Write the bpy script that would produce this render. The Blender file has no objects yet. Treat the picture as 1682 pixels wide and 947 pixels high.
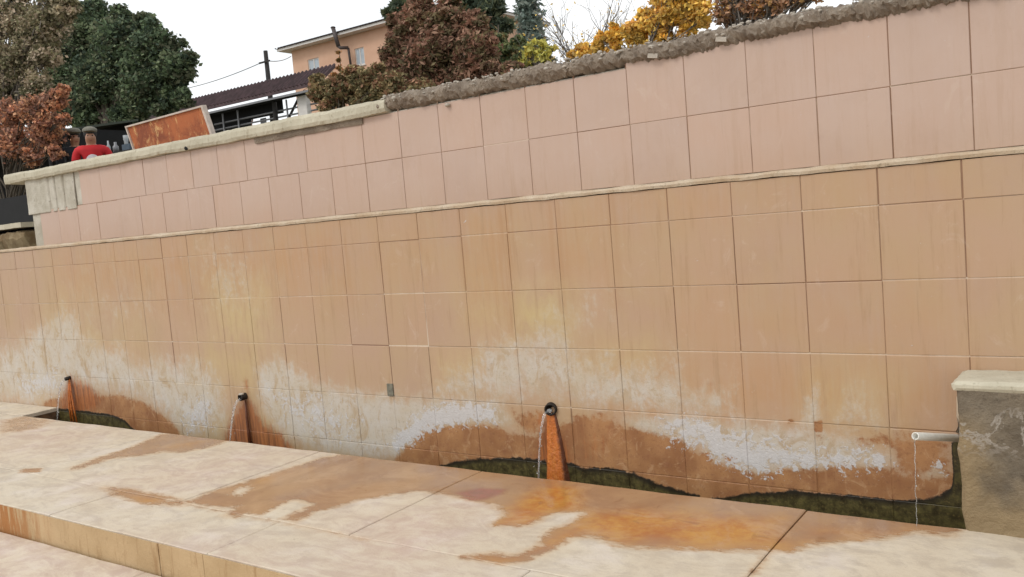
import bpy, bmesh, math, random
import numpy as np
from mathutils import Vector, Matrix
random.seed(7); rng = np.random.default_rng(11)
S = bpy.context.scene
COL = S.collection
# ------------------------------------------------------------------ camera (solved from the tile lattice)
F, ROLL, PITCH, YAW, CD, CH = 1425.72, -0.08423, -0.07913, 0.60914, 4.0385, 1.367
_f = np.array([-math.sin(YAW)*math.cos(PITCH), math.cos(YAW)*math.cos(PITCH), math.sin(PITCH)])
_r = np.array([math.cos(YAW), math.sin(YAW), 0.0]); _u = np.cross(_r, _f)
R2 = math.cos(ROLL)*_r + math.sin(ROLL)*_u; U2 = -math.sin(ROLL)*_r + math.cos(ROLL)*_u
CP = np.array([0, -CD, CH])
def at(px, py, axis, val):
    d = _f + R2*(px-841)/F - U2*(py-473.5)/F
    return CP + d*((val-CP[axis])/d[axis])
def dep(P): return float((np.array(P)-CP) @ _f)
cam = bpy.data.cameras.new('camera'); co = bpy.data.objects.new('camera', cam); COL.objects.link(co)
cam.sensor_width = 36; cam.lens = F/1682*36; cam.clip_start = .05; cam.clip_end = 3000
m = Matrix.Identity(4)
for i in range(3):
    m[i][0] = R2[i]; m[i][1] = U2[i]; m[i][2] = -_f[i]; m[i][3] = CP[i]
co.matrix_world = m; S.camera = co

# ------------------------------------------------------------------ helpers
def tag(o, label=None, cat=None, group=None, kind=None):
    if label: o['label'] = label
    if cat: o['category'] = cat
    if group: o['group'] = group
    if kind: o['kind'] = kind
    return o
def empty(name, loc, label, cat, group=None):
    o = bpy.data.objects.new(name, None); COL.objects.link(o); o.location = loc
    o.empty_display_size = .1
    return tag(o, label, cat, group)
def mk(name, V, Fc, mat, parent=None, smooth=False, attrs=None):
    """verts given in world coordinates; parent is an unrotated Empty or mesh"""
    me = bpy.data.meshes.new(name)
    off = np.zeros(3)
    p = parent
    while p is not None:
        off = off + np.array(p.location); p = p.parent
    V = np.asarray(V, dtype=float) - off
    if isinstance(Fc, np.ndarray) and len(Fc):
        k = Fc.shape[1]
        me.vertices.add(len(V)); me.vertices.foreach_set('co', V.ravel())
        me.loops.add(Fc.size); me.loops.foreach_set('vertex_index', Fc.ravel().astype(np.int32))
        me.polygons.add(len(Fc)); me.polygons.foreach_set('loop_start', (np.arange(len(Fc))*k).astype(np.int32))
        me.update(calc_edges=True)
    else:
        me.from_pydata([tuple(v) for v in V], [], [tuple(f) for f in Fc])
    if attrs:
        for nm, arr in attrs.items():
            a = me.attributes.new(nm, 'FLOAT_COLOR', 'POINT'); a.data.foreach_set('color', np.asarray(arr, dtype=np.float32).ravel())
    me.materials.append(mat)
    me.polygons.foreach_set('use_smooth', [bool(smooth)]*len(me.polygons))
    me.validate(); me.update()
    o = bpy.data.objects.new(name, me); COL.objects.link(o); o.parent = parent
    return o
class MB:
    def __init__(s): s.V = []; s.F = []; s.A = []
    def add(s, V, Fc):
        n = len(s.V); s.V += [tuple(v) for v in V]; s.F += [tuple(i+n for i in f) for f in Fc]
    def box(s, a, b, R=None, c=None):
        x0, y0, z0 = a; x1, y1, z1 = b
        V = [(x,y,z) for x in (x0,x1) for y in (y0,y1) for z in (z0,z1)]
        if R is not None:
            c = Vector(c); V = [tuple(c + R @ (Vector(v)-c)) for v in V]
        s.add(V, [(0,1,3,2),(4,6,7,5),(0,4,5,1),(2,3,7,6),(0,2,6,4),(1,5,7,3)])
    def tube(s, pts, rad, n=6, cap=True):
        pts = [Vector(p) for p in pts]
        if not hasattr(rad, '__len__'): rad = [rad]*len(pts)
        V = []; Fc = []
        up = Vector((0,0,1))
        for i, p in enumerate(pts):
            t = (pts[min(i+1,len(pts)-1)] - pts[max(i-1,0)]).normalized()
            a = t.cross(up if abs(t.z) < .95 else Vector((1,0,0))).normalized(); b = t.cross(a)
            for k in range(n):
                w = 2*math.pi*k/n; V.append(tuple(p + (a*math.cos(w)+b*math.sin(w))*rad[i]))
        for i in range(len(pts)-1):
            for k in range(n):
                Fc.append((i*n+k, i*n+(k+1)%n, (i+1)*n+(k+1)%n, (i+1)*n+k))
        if cap: Fc.append(tuple(range(n-1,-1,-1))); Fc.append(tuple(range((len(pts)-1)*n, len(pts)*n)))
        s.add(V, Fc)
    def ell(s, c, r, n=12, m_=8):
        V = []; Fc = []
        for i in range(m_+1):
            t = math.pi*i/m_
            for k in range(n):
                w = 2*math.pi*k/n
                V.append((c[0]+r[0]*math.sin(t)*math.cos(w), c[1]+r[1]*math.sin(t)*math.sin(w), c[2]+r[2]*math.cos(t)))
        for i in range(m_):
            for k in range(n): Fc.append((i*n+k,(i+1)*n+k,(i+1)*n+(k+1)%n,i*n+(k+1)%n))
        s.add(V, Fc)
    def build(s, name, mat, parent=None, smooth=False): return mk(name, s.V, s.F, mat, parent, smooth)
def bevel(o, w=.01, seg=2):
    md = o.modifiers.new('b', 'BEVEL'); md.width = w; md.segments = seg; md.limit_method = 'ANGLE'; return o

ALB = .80      # display colour to surface albedo under this overcast light
# ------------------------------------------------------------------ node material helper
def srgb(r, g, b):
    f = lambda c: ((c/255+.055)/1.055)**2.4 if c/255 > .04045 else c/255/12.92
    return (f(r)*ALB, f(g)*ALB, f(b)*ALB, 1)
class NM:
    def __init__(s, name):
        s.m = bpy.data.materials.new(name); s.m.use_nodes = True; s.t = s.m.node_tree; s.n = s.t.nodes
        s.bs = s.n['Principled BSDF']; s.co = s.n.new('ShaderNodeTexCoord').outputs['Object']
    def l(s, a, b): s.t.links.new(a, b)
    def put(s, sock, v):
        if hasattr(v, 'links') or hasattr(v, 'is_linked'): s.l(v, sock)
        else:
            if isinstance(v, (tuple, list)) and len(v) == 3 and sock.type == 'RGBA': v = (*v, 1)
            if isinstance(v, (int, float)) and sock.type == 'RGBA': v = (v, v, v, 1)
            sock.default_value = v
    def vec(s, sc=(1,1,1), rot=(0,0,0), loc=(0,0,0)):
        n = s.n.new('ShaderNodeMapping'); s.l(s.co, n.inputs[0]); n.inputs['Scale'].default_value = sc
        n.inputs['Rotation'].default_value = rot; n.inputs['Location'].default_value = loc; return n.outputs[0]
    def noise(s, scale, detail=4, rough=.6, vec=None, dist=0, color=False):
        n = s.n.new('ShaderNodeTexNoise'); s.l(vec or s.co, n.inputs['Vector'])
        n.inputs['Scale'].default_value = scale; n.inputs['Detail'].default_value = detail
        n.inputs['Roughness'].default_value = rough; n.inputs['Distortion'].default_value = dist
        return n.outputs['Color' if color else 'Fac']
    def vor(s, scale, vec=None, feat='F1'):
        n = s.n.new('ShaderNodeTexVoronoi'); s.l(vec or s.co, n.inputs['Vector']); n.inputs['Scale'].default_value = scale
        n.feature = feat; return n.outputs['Distance']
    def attr(s, name):
        n = s.n.new('ShaderNodeAttribute'); n.attribute_name = name
        sp = s.n.new('ShaderNodeSeparateColor'); s.l(n.outputs['Color'], sp.inputs[0])
        return sp.outputs[0], sp.outputs[1], sp.outputs[2], n.outputs['Alpha'], n.outputs['Color']
    def math(s, op, a, b=0.0, c=None, clamp=False):
        n = s.n.new('ShaderNodeMath'); n.operation = op; n.use_clamp = clamp
        s.put(n.inputs[0], a); s.put(n.inputs[1], b)
        if c is not None: s.put(n.inputs[2], c)
        return n.outputs[0]
    def rng(s, v, a, b, c=0., d=1., smooth=True):
        n = s.n.new('ShaderNodeMapRange'); s.put(n.inputs[0], v)
        for i, x in enumerate((a,b,c,d)): n.inputs[i+1].default_value = x
        if smooth: n.interpolation_type = 'SMOOTHSTEP'
        return n.outputs[0]
    def edge(s, a, n, amp=.5, w=.12):   # stain mask: coarse field with a noisy rim
        v = s.math('ADD', a, s.math('MULTIPLY', s.math('SUBTRACT', n, .5), amp))
        return s.rng(v, .5-w, .5+w)
    def mix(s, f, a, b, mode='MIX'):
        n = s.n.new('ShaderNodeMix'); n.data_type = 'RGBA'; n.blend_type = mode
        s.put(n.inputs[0], f); s.put(n.inputs[6], a); s.put(n.inputs[7], b); return n.outputs[2]
    def done(s, col, rough=.7, bump=None, bs=.3, bd=.01, spec=.5):
        s.put(s.bs.inputs['Base Color'], col); s.put(s.bs.inputs['Roughness'], rough)
        s.put(s.bs.inputs['Specular IOR Level'], spec)
        if bump is not None:
            b = s.n.new('ShaderNodeBump'); b.inputs['Strength'].default_value = bs; b.inputs['Distance'].default_value = bd
            s.l(bump, b.inputs['Height']); s.l(b.outputs[0], s.bs.inputs['Normal'])
        return s.m
def simple(name, c, rough=.6, var=.15, sc=8, bump=.2, metal=0, bd=.005):
    k = NM(name); n = k.noise(sc, 5); c = (*c[:3], 1)
    d = tuple(x*(1-var) for x in c[:3]); e = tuple(min(1, x*(1+var)) for x in c[:3])
    k.bs.inputs['Metallic'].default_value = metal
    return k.done(k.mix(k.rng(n,.3,.7), (*d,1), (*e,1)), rough, k.noise(sc*6, 4), bump, bd)

# ------------------------------------------------------------------ stain fields, outlined on the wall / floor planes
def pip(P, poly):
    x, y = P[:,0], P[:,1]; ins = np.zeros(len(P), bool); d = np.full(len(P), 1e9); n = len(poly)
    for i in range(n):
        a = poly[i]; b = poly[(i+1) % n]
        with np.errstate(divide='ignore', invalid='ignore'):
            c = ((a[1] > y) != (b[1] > y)) & (x < (b[0]-a[0])*(y-a[1])/(b[1]-a[1]+1e-12)+a[0])
        ins ^= c
        ab = b-a; t = np.clip(((P-a)@ab)/(ab@ab+1e-12), 0, 1); q = a+t[:,None]*ab
        d = np.minimum(d, np.hypot(*(P-q).T))
    return np.where(ins, d, -d)
def field(P, polys, axis):
    """P: Nx2 plane coordinates; polys: [(points, soft, strength)]"""
    out = np.zeros(len(P)); keep = (0,2) if axis == 1 else (0,1)
    for pts, soft, st in polys:
        soft = soft*(2.4 if polys is WHITE else 1.7)+.012 if soft > .012 else soft
        pl = np.array([at(a, b, axis, 0.0)[list(keep)] for a, b in pts])
        bb0 = pl.min(0)-soft*1.2; bb1 = pl.max(0)+soft*1.2
        idx = np.where((P >= bb0).all(1) & (P <= bb1).all(1))[0]
        if len(idx) == 0: continue
        sd = pip(P[idx], pl)
        out[idx] = np.maximum(out[idx], st*np.clip(.5+sd/(2*soft), 0, 1))
    return out
WHITE = [
 ([(-60,640),(-40,600),(0,575),(40,560),(62,540),(95,520),(122,510),(130,545),(165,572),(200,575),(225,598),(260,590),(330,598),(345,640),(330,700),(300,712),(262,668),(200,648),(150,640),(120,636),(75,662),(-60,655)], .10, .78),
 ([(285,620),(320,600),(350,608),(362,640),(372,690),(340,715),(300,715),(280,672)], .09, .72),
 ([(424,605),(450,592),(480,600),(520,628),(560,640),(640,650),(700,655),(760,655),(820,662),(840,690),(790,694),(740,698),(700,706),(655,745),(600,750),(530,742),(470,722),(440,680),(425,645)], .06, .84),
 ([(700,642),(740,610),(790,600),(790,570),(870,560),(885,545),(925,545),(940,575),(985,595),(1040,610),(1090,600),(1110,590),(1130,630),(1190,650),(1215,688),(1130,685),(1040,672),(960,668),(900,650),(830,650),(760,650)], .09, .72),
 ([(1030,690),(1090,684),(1180,694),(1300,708),(1352,712),(1400,722),(1460,745),(1460,765),(1400,764),(1330,765),(1280,772),(1232,775),(1180,758),(1150,728),(1105,722),(1060,718)], .045, .9),
 ([(1310,700),(1325,655),(1345,632),(1350,700)], .03, .7), ([(1375,700),(1385,640),(1405,625),(1425,660),(1450,700)], .06, .62),
 ([(1475,760),(1480,735),(1500,725),(1512,760)], .03, .55), ([(1522,780),(1530,755),(1545,750),(1552,778)], .02, .8),
 ([(870,480),(1000,482),(1005,520),(940,540),(900,540)], .12, .5),
 ([(100,480),(250,450),(270,520),(160,560),(100,530)], .25, .45),
 ([(330,400),(420,400),(430,520),(350,520)], .2, .5),
]
CRUST = [
 ([(640,735),(655,712),(700,672),(740,662),(800,665),(818,690),(780,694),(740,698),(700,710),(665,735)], .035, .95),
 ([(1085,695),(1150,690),(1200,712),(1300,735),(1352,745),(1452,745),(1455,765),(1400,764),(1330,765),(1232,775),(1180,757),(1150,730),(1105,720)], .05, .9),
 ([(290,690),(330,640),(350,660),(350,700),(310,715)], .05, .55), ([(440,640),(520,650),(600,690),(560,720),(470,690)], .1, .6),
 ([(1530,765),(1545,755),(1552,778)], .02, .8), ([(20,620),(90,600),(110,640),(40,655)], .06, .6),
]
BROWN = [
 ([(66,690),(72,658),(112,650),(150,648),(205,650),(240,662),(265,680),(288,700),(300,716),(200,800),(60,720)], .035, .92),
 ([(640,765),(690,712),(715,702),(760,698),(812,699),(845,712),(880,716),(925,695),(960,680),(1000,700),(1040,700),(1085,716),(1120,722),(1160,756),(1220,772),(1240,778),(1300,770),(1380,764),(1462,766),(1480,776),(1530,785),(1560,780),(1580,740),(1640,740),(1640,960),(640,860)], .03, .95),
 ([(930,672),(1010,680),(1035,710),(1000,740),(930,740)], .05, .75), ([(830,668),(895,668),(890,720),(850,720)], .05, .7),
 ([(1395,710),(1450,700),(1568,708),(1570,790),(1465,790),(1455,745),(1405,740)], .06, .72),
 ([(1337,690),(1352,690),(1352,708),(1337,708)], .012, .9), ([(1293,686),(1306,686),(1306,695),(1293,695)], .01, .8),
 ([(1337,712),(1350,712),(1358,745),(1345,735)], .015, .8), ([(1160,625),(1170,625),(1170,642),(1158,640)], .015, .6),
 ([(1150,748),(1165,742),(1172,758),(1155,762)], .012, .95), ([(1190,745),(1208,748),(1212,760),(1192,758)], .012, .95), ([(1100,722),(1118,720),(1122,732),(1104,734)], .012, .9), ([(385,715),(470,700),(520,740),(380,730)], .06, .55),
]
MOSS = [
 ([(1562,726),(1580,720),(1600,720),(1600,830),(1560,820),(1566,780)], .012, 1.0),
 ([(-40,720),(38,683),(62,676),(80,668),(118,672),(150,676),(182,680),(205,690),(222,706),(240,740),(100,760)], .022, .98),
 ([(700,768),(745,757),(790,751),(880,752),(940,760),(960,768),(1010,768),(1040,775),(1070,790),(1110,802),(1150,815),(1150,880),(700,830)], .025, .95),
 ([(1150,900),(1165,818),(1230,808),(1300,806),(1360,810),(1420,815),(1480,822),(1530,816),(1556,806),(1580,800),(1660,740),(1660,980),(1150,960)], .022, .98),
]
RUST = [
 ([(100,655),(108,632),(114,616),(122,622),(150,632),(168,652),(158,672),(120,690),(104,690)], .04, .85),
 ([(392,672),(400,650),(414,665),(430,695),(456,712),(482,738),(486,790),(365,780),(366,730),(378,700)], .05, 1.15), ([(380,700),(440,712),(462,732),(380,725)], .03, 1.1),
 ([(398,640),(400,620),(408,622),(412,650)], .02, .6), ([(886,690),(900,680),(916,690),(935,740),(950,810),(880,800)], .03, .95),
 ([(1158,628),(1170,628),(1168,642)], .015, .6), ([(960,715),(1000,715),(1000,755),(960,750)], .04, .55),
]
YEL = [
 ([(840,480),(930,478),(932,560),(890,552),(840,565)], .07, .9), ([(755,470),(840,480),(840,560),(760,555)], .12, .5),
 ([(355,480),(430,480),(435,560),(355,560)], .12, .95), ([(330,560),(440,560),(432,640),(330,640)], .1, .6),
 ([(420,690),(540,700),(600,740),(600,760),(430,740)], .08, .75), ([(300,680),(375,690),(375,730),(300,716)], .06, .7),
 ([(930,580),(1060,570),(1060,600),(1000,640),(940,610)], .08, .7), ([(100,480),(220,560),(150,600),(60,560)], .15, .5),
 ([(1350,625),(1460,640),(1455,700),(1350,700)], .08, .55), ([(720,590),(790,580),(780,620),(720,640)], .06, .8),
]
TAN = [
 ([(90,420),(250,395),(560,362),(575,480),(280,490),(100,490)], .15, .95), ([(560,360),(700,345),(760,340),(760,480),(570,480)], .2, .55),
 ([(750,340),(850,330),(850,520),(760,520)], .08, .8), ([(880,335),(1000,320),(1008,470),(890,470)], .12, .7),
 ([(1000,600),(1470,585),(1590,600),(1590,720),(1000,690)], .12, .95), ([(1010,318),(1200,300),(1200,360),(1010,370)], .1, .75),
 ([(1200,300),(1320,290),(1590,262),(1590,330),(1200,350)], .12, .55), ([(1100,470),(1210,470),(1590,460),(1590,590),(1120,575)], .2, .6),
]
RUN = [   # pale dripped runs and darker drips below the ledge
 ([(820,350),(838,350),(848,540),(838,540)], .03, .9), ([(905,340),(916,340),(932,500),(922,500)], .03, .8),
 ([(998,320),(1012,320),(1020,500),(1010,500)], .03, .6), ([(750,345),(760,345),(768,470),(760,470)], .02, .6),
 ([(680,350),(690,350),(700,470),(692,470)], .02, .6), ([(555,360),(565,360),(575,470),(567,470)], .02, .6),
]
FWET = [
 ([(118,768),(160,752),(215,735),(265,712),(300,712),(345,716),(380,722),(340,735),(300,742),(270,742),(230,748),(190,752),(150,762),(130,770)], .035, .9),
 ([(0,690),(50,682),(90,690),(60,705),(0,712)], .04, .62),
 ([(165,800),(215,802),(262,812),(312,825),(300,832),(230,826),(185,812)], .02, .85),
 ([(310,825),(345,808),(400,792),(470,770),(530,752),(560,746),(640,752),(800,768),(950,786),(1150,808),(1590,862),(1560,880),(1500,872),(1440,884),(1380,888),(1290,905),(1200,905),(1130,902),(1060,900),(1020,898),(970,880),(940,884),(900,905),(860,922),(820,926),(760,914),(810,908),(850,912),(885,895),(905,870),(940,858),(960,840),(910,842),(870,862),(812,862),(830,842),(810,828),(760,818),(740,812),(690,806),(640,812),(590,820),(545,835),(520,838),(488,858),(470,850),(515,828),(480,820),(430,845),(400,842),(385,850),(370,845),(392,832),(340,830)], .025, .98),
 ([(1222,950),(1232,950),(1305,868),(1298,866)], .02, .7),
]
FWET += [([(168,797),(300,824),(420,849),(490,862),(560,876),(620,888),(618,892),(555,879),(415,853),(298,828)], .014, .62), ([(30,770),(70,768),(66,776),(34,776)], .012, .8)]
FDRY = [([(378,812),(392,800),(415,794),(408,806),(390,815)], .02, .9)]
FRUST = [
 ([(815,862),(830,840),(860,815),(905,795),(955,800),(960,835),(905,842),(870,862)], .06, .95), ([(880,785),(930,785),(960,830),(880,830)], .1, .8),
 ([(940,860),(960,840),(1050,830),(1130,840),(1290,850),(1300,900),(1020,898),(960,880),(900,905),(820,926),(760,914),(850,912)], .08, .8),
 ([(1290,850),(1440,862),(1530,868),(1440,884),(1380,888),(1300,900)], .08, .6), ([(230,740),(345,716),(340,735)], .05, .4),
 ([(170,800),(310,826),(230,826)], .03, .6), ([(520,750),(545,745),(420,800),(350,815),(400,795)], .05, .5),
]
FPINK = [
 ([(735,808),(790,797),(845,800),(835,812),(800,825),(760,828)], .04, .95), ([(200,790),(420,740),(480,745),(300,800)], .3, .7),
 ([(600,850),(760,820),(800,830),(700,930),(560,940)], .25, .75), ([(250,880),(420,900),(600,947),(400,947)], .15, .6),
 ([(0,890),(150,900),(260,947),(0,947)], .3, .6), ([(0,700),(200,700),(100,740),(0,740)], .25, .6),
]

# ------------------------------------------------------------------ materials
def stained(name, kind):
    k = NM(name); A = k.attr('stA'); B = k.attr('stB'); C = k.attr('stC')
    white, brown, moss, rust = A[:4]; yel, crust, tan, rnd = B[:4]; run, low, light, spare = C[:4]
    n1 = k.noise(5, 6, .65); n2 = k.noise(22, 6, .7); n3 = k.noise(70, 5, .7)
    streak = k.math('ADD', k.math('MULTIPLY', k.noise(7, 6, .7, k.vec((1.8,1,.6), (0,.5,0)), .8), .6), k.math('MULTIPLY', k.noise(4.5, 6, .7, k.vec((1,1,1)), 1.4), .4))
    vert = k.noise(7, 5, .6, k.vec((5,1,.35)))
    mott = k.noise(2.2, 5, .6)
    blot = k.noise(22, 5, .7, k.vec((1,1,1), (0,.3,0)), .8)
    if kind == 'tile':
        up = k.mix(rnd, srgb(201,175,160), srgb(206,176,158)); lo = k.mix(rnd, srgb(191,160,136), srgb(197,163,134))
        base = k.mix(low, up, lo)
        base = k.mix(k.rng(mott,.35,.7), base, k.mix(low, srgb(206,180,165), srgb(194,164,130)))
    elif kind == 'grout':
        base = k.mix(k.rng(k.math('ADD', light, k.math('MULTIPLY', k.math('SUBTRACT', k.noise(4,4), .5), .8)), .25, .75), srgb(140,108,88), srgb(222,206,184))
    else:
        base = k.mix(n1, srgb(150,140,120), srgb(190,178,155))
    dirt = k.rng(k.noise(3.2,7,.75,k.vec((1,1,.55)),.6),.50,.72)
    c = k.mix(k.math('MULTIPLY', dirt, .22), base, srgb(176,146,122))
    c = k.mix(k.math('MULTIPLY', k.rng(k.noise(48,4,.8),.66,.74), .3), c, srgb(150,118,96))
    c = k.mix(k.math('MULTIPLY', k.rng(k.noise(5,6,.75,k.vec((1,1,.8),(0,.7,0)),1.5),.58,.70), .25), c, srgb(220,200,184))
    tm = k.math('MULTIPLY', tan, k.rng(k.math('ADD', k.math('MULTIPLY', vert,.5), k.math('MULTIPLY', n1,.5)), .3, .62))
    c = k.mix(k.math('MULTIPLY', tm, .8), c, srgb(194,150,106))
    c = k.mix(k.math('MULTIPLY', k.math('MULTIPLY', yel, k.rng(streak,.25,.6)), .8), c, srgb(208,186,130))
    c = k.mix(k.math('MULTIPLY', k.math('MULTIPLY', run, k.rng(vert,.3,.7)), .7), c, srgb(178,134,92))
    gr = k.math('MULTIPLY', k.rng(k.noise(6,6,.75,k.vec((3.2,1,.25)),.3),.52,.68), k.math('ADD', k.math('MULTIPLY', low, .32), .12))
    c = k.mix(gr, c, srgb(172,138,102))
    hz = k.rng(k.math('ADD', white, k.math('MULTIPLY', k.math('SUBTRACT', streak,.5), 1.1)), .08, .75)
    c = k.mix(k.math('MULTIPLY', hz, .42), c, srgb(210,190,160))
    # white lime bloom: brushed, streaky, smeared by hand
    nn = k.math('ADD', k.math('MULTIPLY', streak, .62), k.math('MULTIPLY', n2, .38))
    wm = k.edge(k.math('MULTIPLY', white, 1.12), nn, 1.7, .2)
    wcol = k.mix(k.rng(n1,.3,.7), srgb(204,190,168), srgb(212,206,198))
    c = k.mix(k.math('MULTIPLY', wm, .88), c, wcol)
    # grey lichen specks inside bloom
    sp = k.math('MULTIPLY', wm, k.rng(k.noise(38,6,.8),.54,.66))
    c = k.mix(k.math('MULTIPLY', sp, .5), c, srgb(142,128,104))
    wsh = k.math('MULTIPLY', wm, k.rng(k.noise(7,6,.75,k.vec((1,1,.6),(0,-.4,0)),1.4),.48,.62))
    c = k.mix(k.math('MULTIPLY', wsh, .7), c, srgb(186,158,122))
    bh = k.rng(k.math('ADD', brown, k.math('MULTIPLY', k.math('SUBTRACT', n1,.5), .9)), .1, .6)
    c = k.mix(k.math('MULTIPLY', bh, .4), c, srgb(186,148,104))
    # brown damp
    bm = k.edge(brown, k.math('ADD', k.math('MULTIPLY', n1,.4), k.math('MULTIPLY', n2,.6)), 1.3, .1)
    bcol = k.mix(k.rng(n1,.32,.68), srgb(154,104,66), srgb(186,136,90))
    bcol = k.mix(k.math('MULTIPLY', k.rng(n2,.5,.7), .55), bcol, srgb(146,92,60))
    bcol = k.mix(k.math('MULTIPLY', k.rng(k.noise(40,5,.8),.52,.64), .45), bcol, srgb(120,74,46))
    bcol = k.mix(k.math('MULTIPLY', k.rng(k.noise(11,6,.75,None,1.0),.54,.66), .5), bcol, srgb(206,164,122))
    bcol = k.mix(k.math('MULTIPLY', k.rng(vert,.55,.75), .4), bcol, srgb(200,152,108))
    c = k.mix(bm, c, bcol)
    # hard crust
    cm = k.edge(crust, k.math('ADD', k.math('MULTIPLY', blot, .75), k.math('MULTIPLY', k.noise(60,4,.7), .25)), 2.8, .08)
    c = k.mix(k.math('MULTIPLY', cm, .92), c, k.mix(n2, srgb(198,192,188), srgb(226,222,220)))
    rm = k.edge(rust, k.math('ADD', k.math('MULTIPLY', vert,.5), k.math('MULTIPLY', n2,.5)), 1.7, .3)
    rc = k.mix(k.rng(vert,.35,.65), srgb(124,66,30), srgb(186,112,58))
    c = k.mix(k.math('MULTIPLY', rm, .88), c, rc)
    mm = k.edge(moss, k.math('ADD', k.math('MULTIPLY', n1,.5), k.math('MULTIPLY', n2,.5)), .9, .06)
    mc = k.mix(k.rng(n2,.35,.7), srgb(58,50,28), srgb(102,92,46))
    mc = k.mix(k.math('MULTIPLY', k.rng(n3,.52,.68),.7), mc, srgb(122,104,62))
    mc = k.mix(k.rng(moss,.9,.55), mc, srgb(42,34,20))
    c = k.mix(mm, c, mc)
    damp = k.math('MAXIMUM', k.math('MAXIMUM', bm, mm), rm)
    bumpy = k.math('ADD', k.math('MULTIPLY', k.math('ADD', wm, k.math('MULTIPLY', cm, 2.0)), n3), k.math('MULTIPLY', k.math('ADD', mm, .08), n2))
    base_r = .42 if kind == 'tile' else .85
    rough = k.math('ADD', k.math('MULTIPLY', wm, .3), base_r, clamp=True)
    rough = k.mix(damp, rough, k.rng(n2,.3,.7,.38,.65))
    return k.done(c, rough, k.math('ADD', bumpy, k.math('MULTIPLY', mott, .5)), .35, .006, .4)
M_tile = stained('glazed_tile', 'tile'); M_grout = stained('tile_grout', 'grout'); M_base = stained('render_base', 'x')

def stone_mat(name):
    k = NM(name); A = k.attr('stA'); wet, rust, pink, rnd = A[:4]; B = k.attr('stB'); joint = B[0]
    n1 = k.noise(3, 6, .6); n2 = k.noise(18, 6, .7); n3 = k.noise(75, 4, .7)
    vein = k.math('ADD', k.math('MULTIPLY', k.noise(3.5, 7, .72, k.vec((1,1.9,1), (0,0,.5)), 1.6), .6), k.math('MULTIPLY', k.noise(9, 6, .75), .4))
    c = k.mix(rnd, srgb(218,205,184), srgb(226,212,190))
    c = k.mix(k.rng(vein,.42,.62), c, srgb(198,184,166))
    c = k.mix(k.math('MULTIPLY', k.rng(n1,.52,.72), .7), c, srgb(226,214,202))
    c = k.mix(k.math('MULTIPLY', k.math('MULTIPLY', pink, k.rng(vein,.3,.6)), .75), c, srgb(202,160,146))
    c = k.mix(k.math('MULTIPLY', k.rng(n1,.6,.36), .3), c, srgb(208,188,158))
    c = k.mix(k.math('MULTIPLY', k.rng(n3,.62,.74), .35), c, srgb(150,132,108))
    c = k.mix(k.math('MULTIPLY', k.rng(k.noise(13,5,.75),.63,.7), .35), c, srgb(150,132,108))
    streak = k.noise(14, 6, .75, k.vec((.6,2.0,1), (0,0,.2)), 1.0)
    wm = k.edge(wet, k.math('ADD', k.math('ADD', k.math('MULTIPLY', streak,.4), k.math('MULTIPLY', n2,.25)), k.math('MULTIPLY', k.noise(6,6,.7,k.vec((.7,1.6,1),(0,0,.3)),1.2),.35)), 3.0, .20)
    dh = k.rng(k.math('ADD', wet, k.math('MULTIPLY', k.math('SUBTRACT', n2,.5), .7)), .08, .5)
    c = k.mix(k.math('MULTIPLY', dh, .5), c, srgb(204,170,130))
    wc = k.mix(k.rng(n1,.3,.7), srgb(166,128,98), srgb(184,146,108))
    wr = k.mix(k.rng(k.math('ADD', k.math('MULTIPLY', n1,.6), k.math('MULTIPLY', n2,.4)),.35,.62), srgb(182,106,46), srgb(206,152,76))
    wc = k.mix(k.rng(k.math('ADD', rust, k.math('MULTIPLY', k.math('SUBTRACT', n1,.5), .7)), .2, .85), wc, wr)
    wc = k.mix(k.math('MULTIPLY', k.rng(k.noise(2.4,6,.7,None,1.5),.5,.66), .5), wc, srgb(204,166,128))
    wc = k.mix(k.math('MULTIPLY', k.rng(k.noise(9,6,.75,None,1.0),.56,.68), .4), wc, srgb(142,96,62))
    wc = k.mix(k.math('MULTIPLY', k.rng(pink,.5,.9), .8), wc, srgb(146,88,70))
    c = k.mix(wm, c, wc)
    pk = k.math('MULTIPLY', k.rng(pink,.6,.9), k.rng(n2,.4,.6))
    c = k.mix(k.math('MULTIPLY', pk, .5), c, srgb(176,106,88))
    rough = k.mix(wm, .8, k.rng(n1,.3,.7,.06,.2))
    bump = k.math('ADD', k.math('MULTIPLY', vein, 1.0), k.math('MULTIPLY', n3, .5))
    bump = k.math('MULTIPLY', bump, k.rng(wm,0,1,1,.12))
    return k.done(c, rough, bump, .35, .008, .5)
M_stone = stone_mat('paving_stone')
def riser_mat():
    k = NM('riser_stone'); v = k.noise(8, 6, .7, k.vec((3,1,.4))); n1 = k.noise(3,5); n2 = k.noise(30,5,.7)
    c = k.mix(k.rng(n1,.3,.7), srgb(188,158,116), srgb(206,176,134))
    c = k.mix(k.math('MULTIPLY', k.rng(v,.52,.7), .65), c, srgb(160,122,78))
    sx = k.n.new('ShaderNodeSeparateXYZ'); k.l(k.co, sx.inputs[0])
    lf = k.rng(sx.outputs[0], -4.6, -5.2)
    c = k.mix(k.math('MULTIPLY', lf, k.rng(v,.42,.56)), c, srgb(176,118,62))
    c = k.mix(k.math('MULTIPLY', k.rng(n2,.6,.75), .4), c, srgb(140,108,74))
    return k.done(c, .8, k.math('ADD', v, n2), .5, .008)
M_riser = riser_mat()
M_joint = simple('joint_dirt', srgb(112,84,58), .95, .3, 20, .4)
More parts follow.
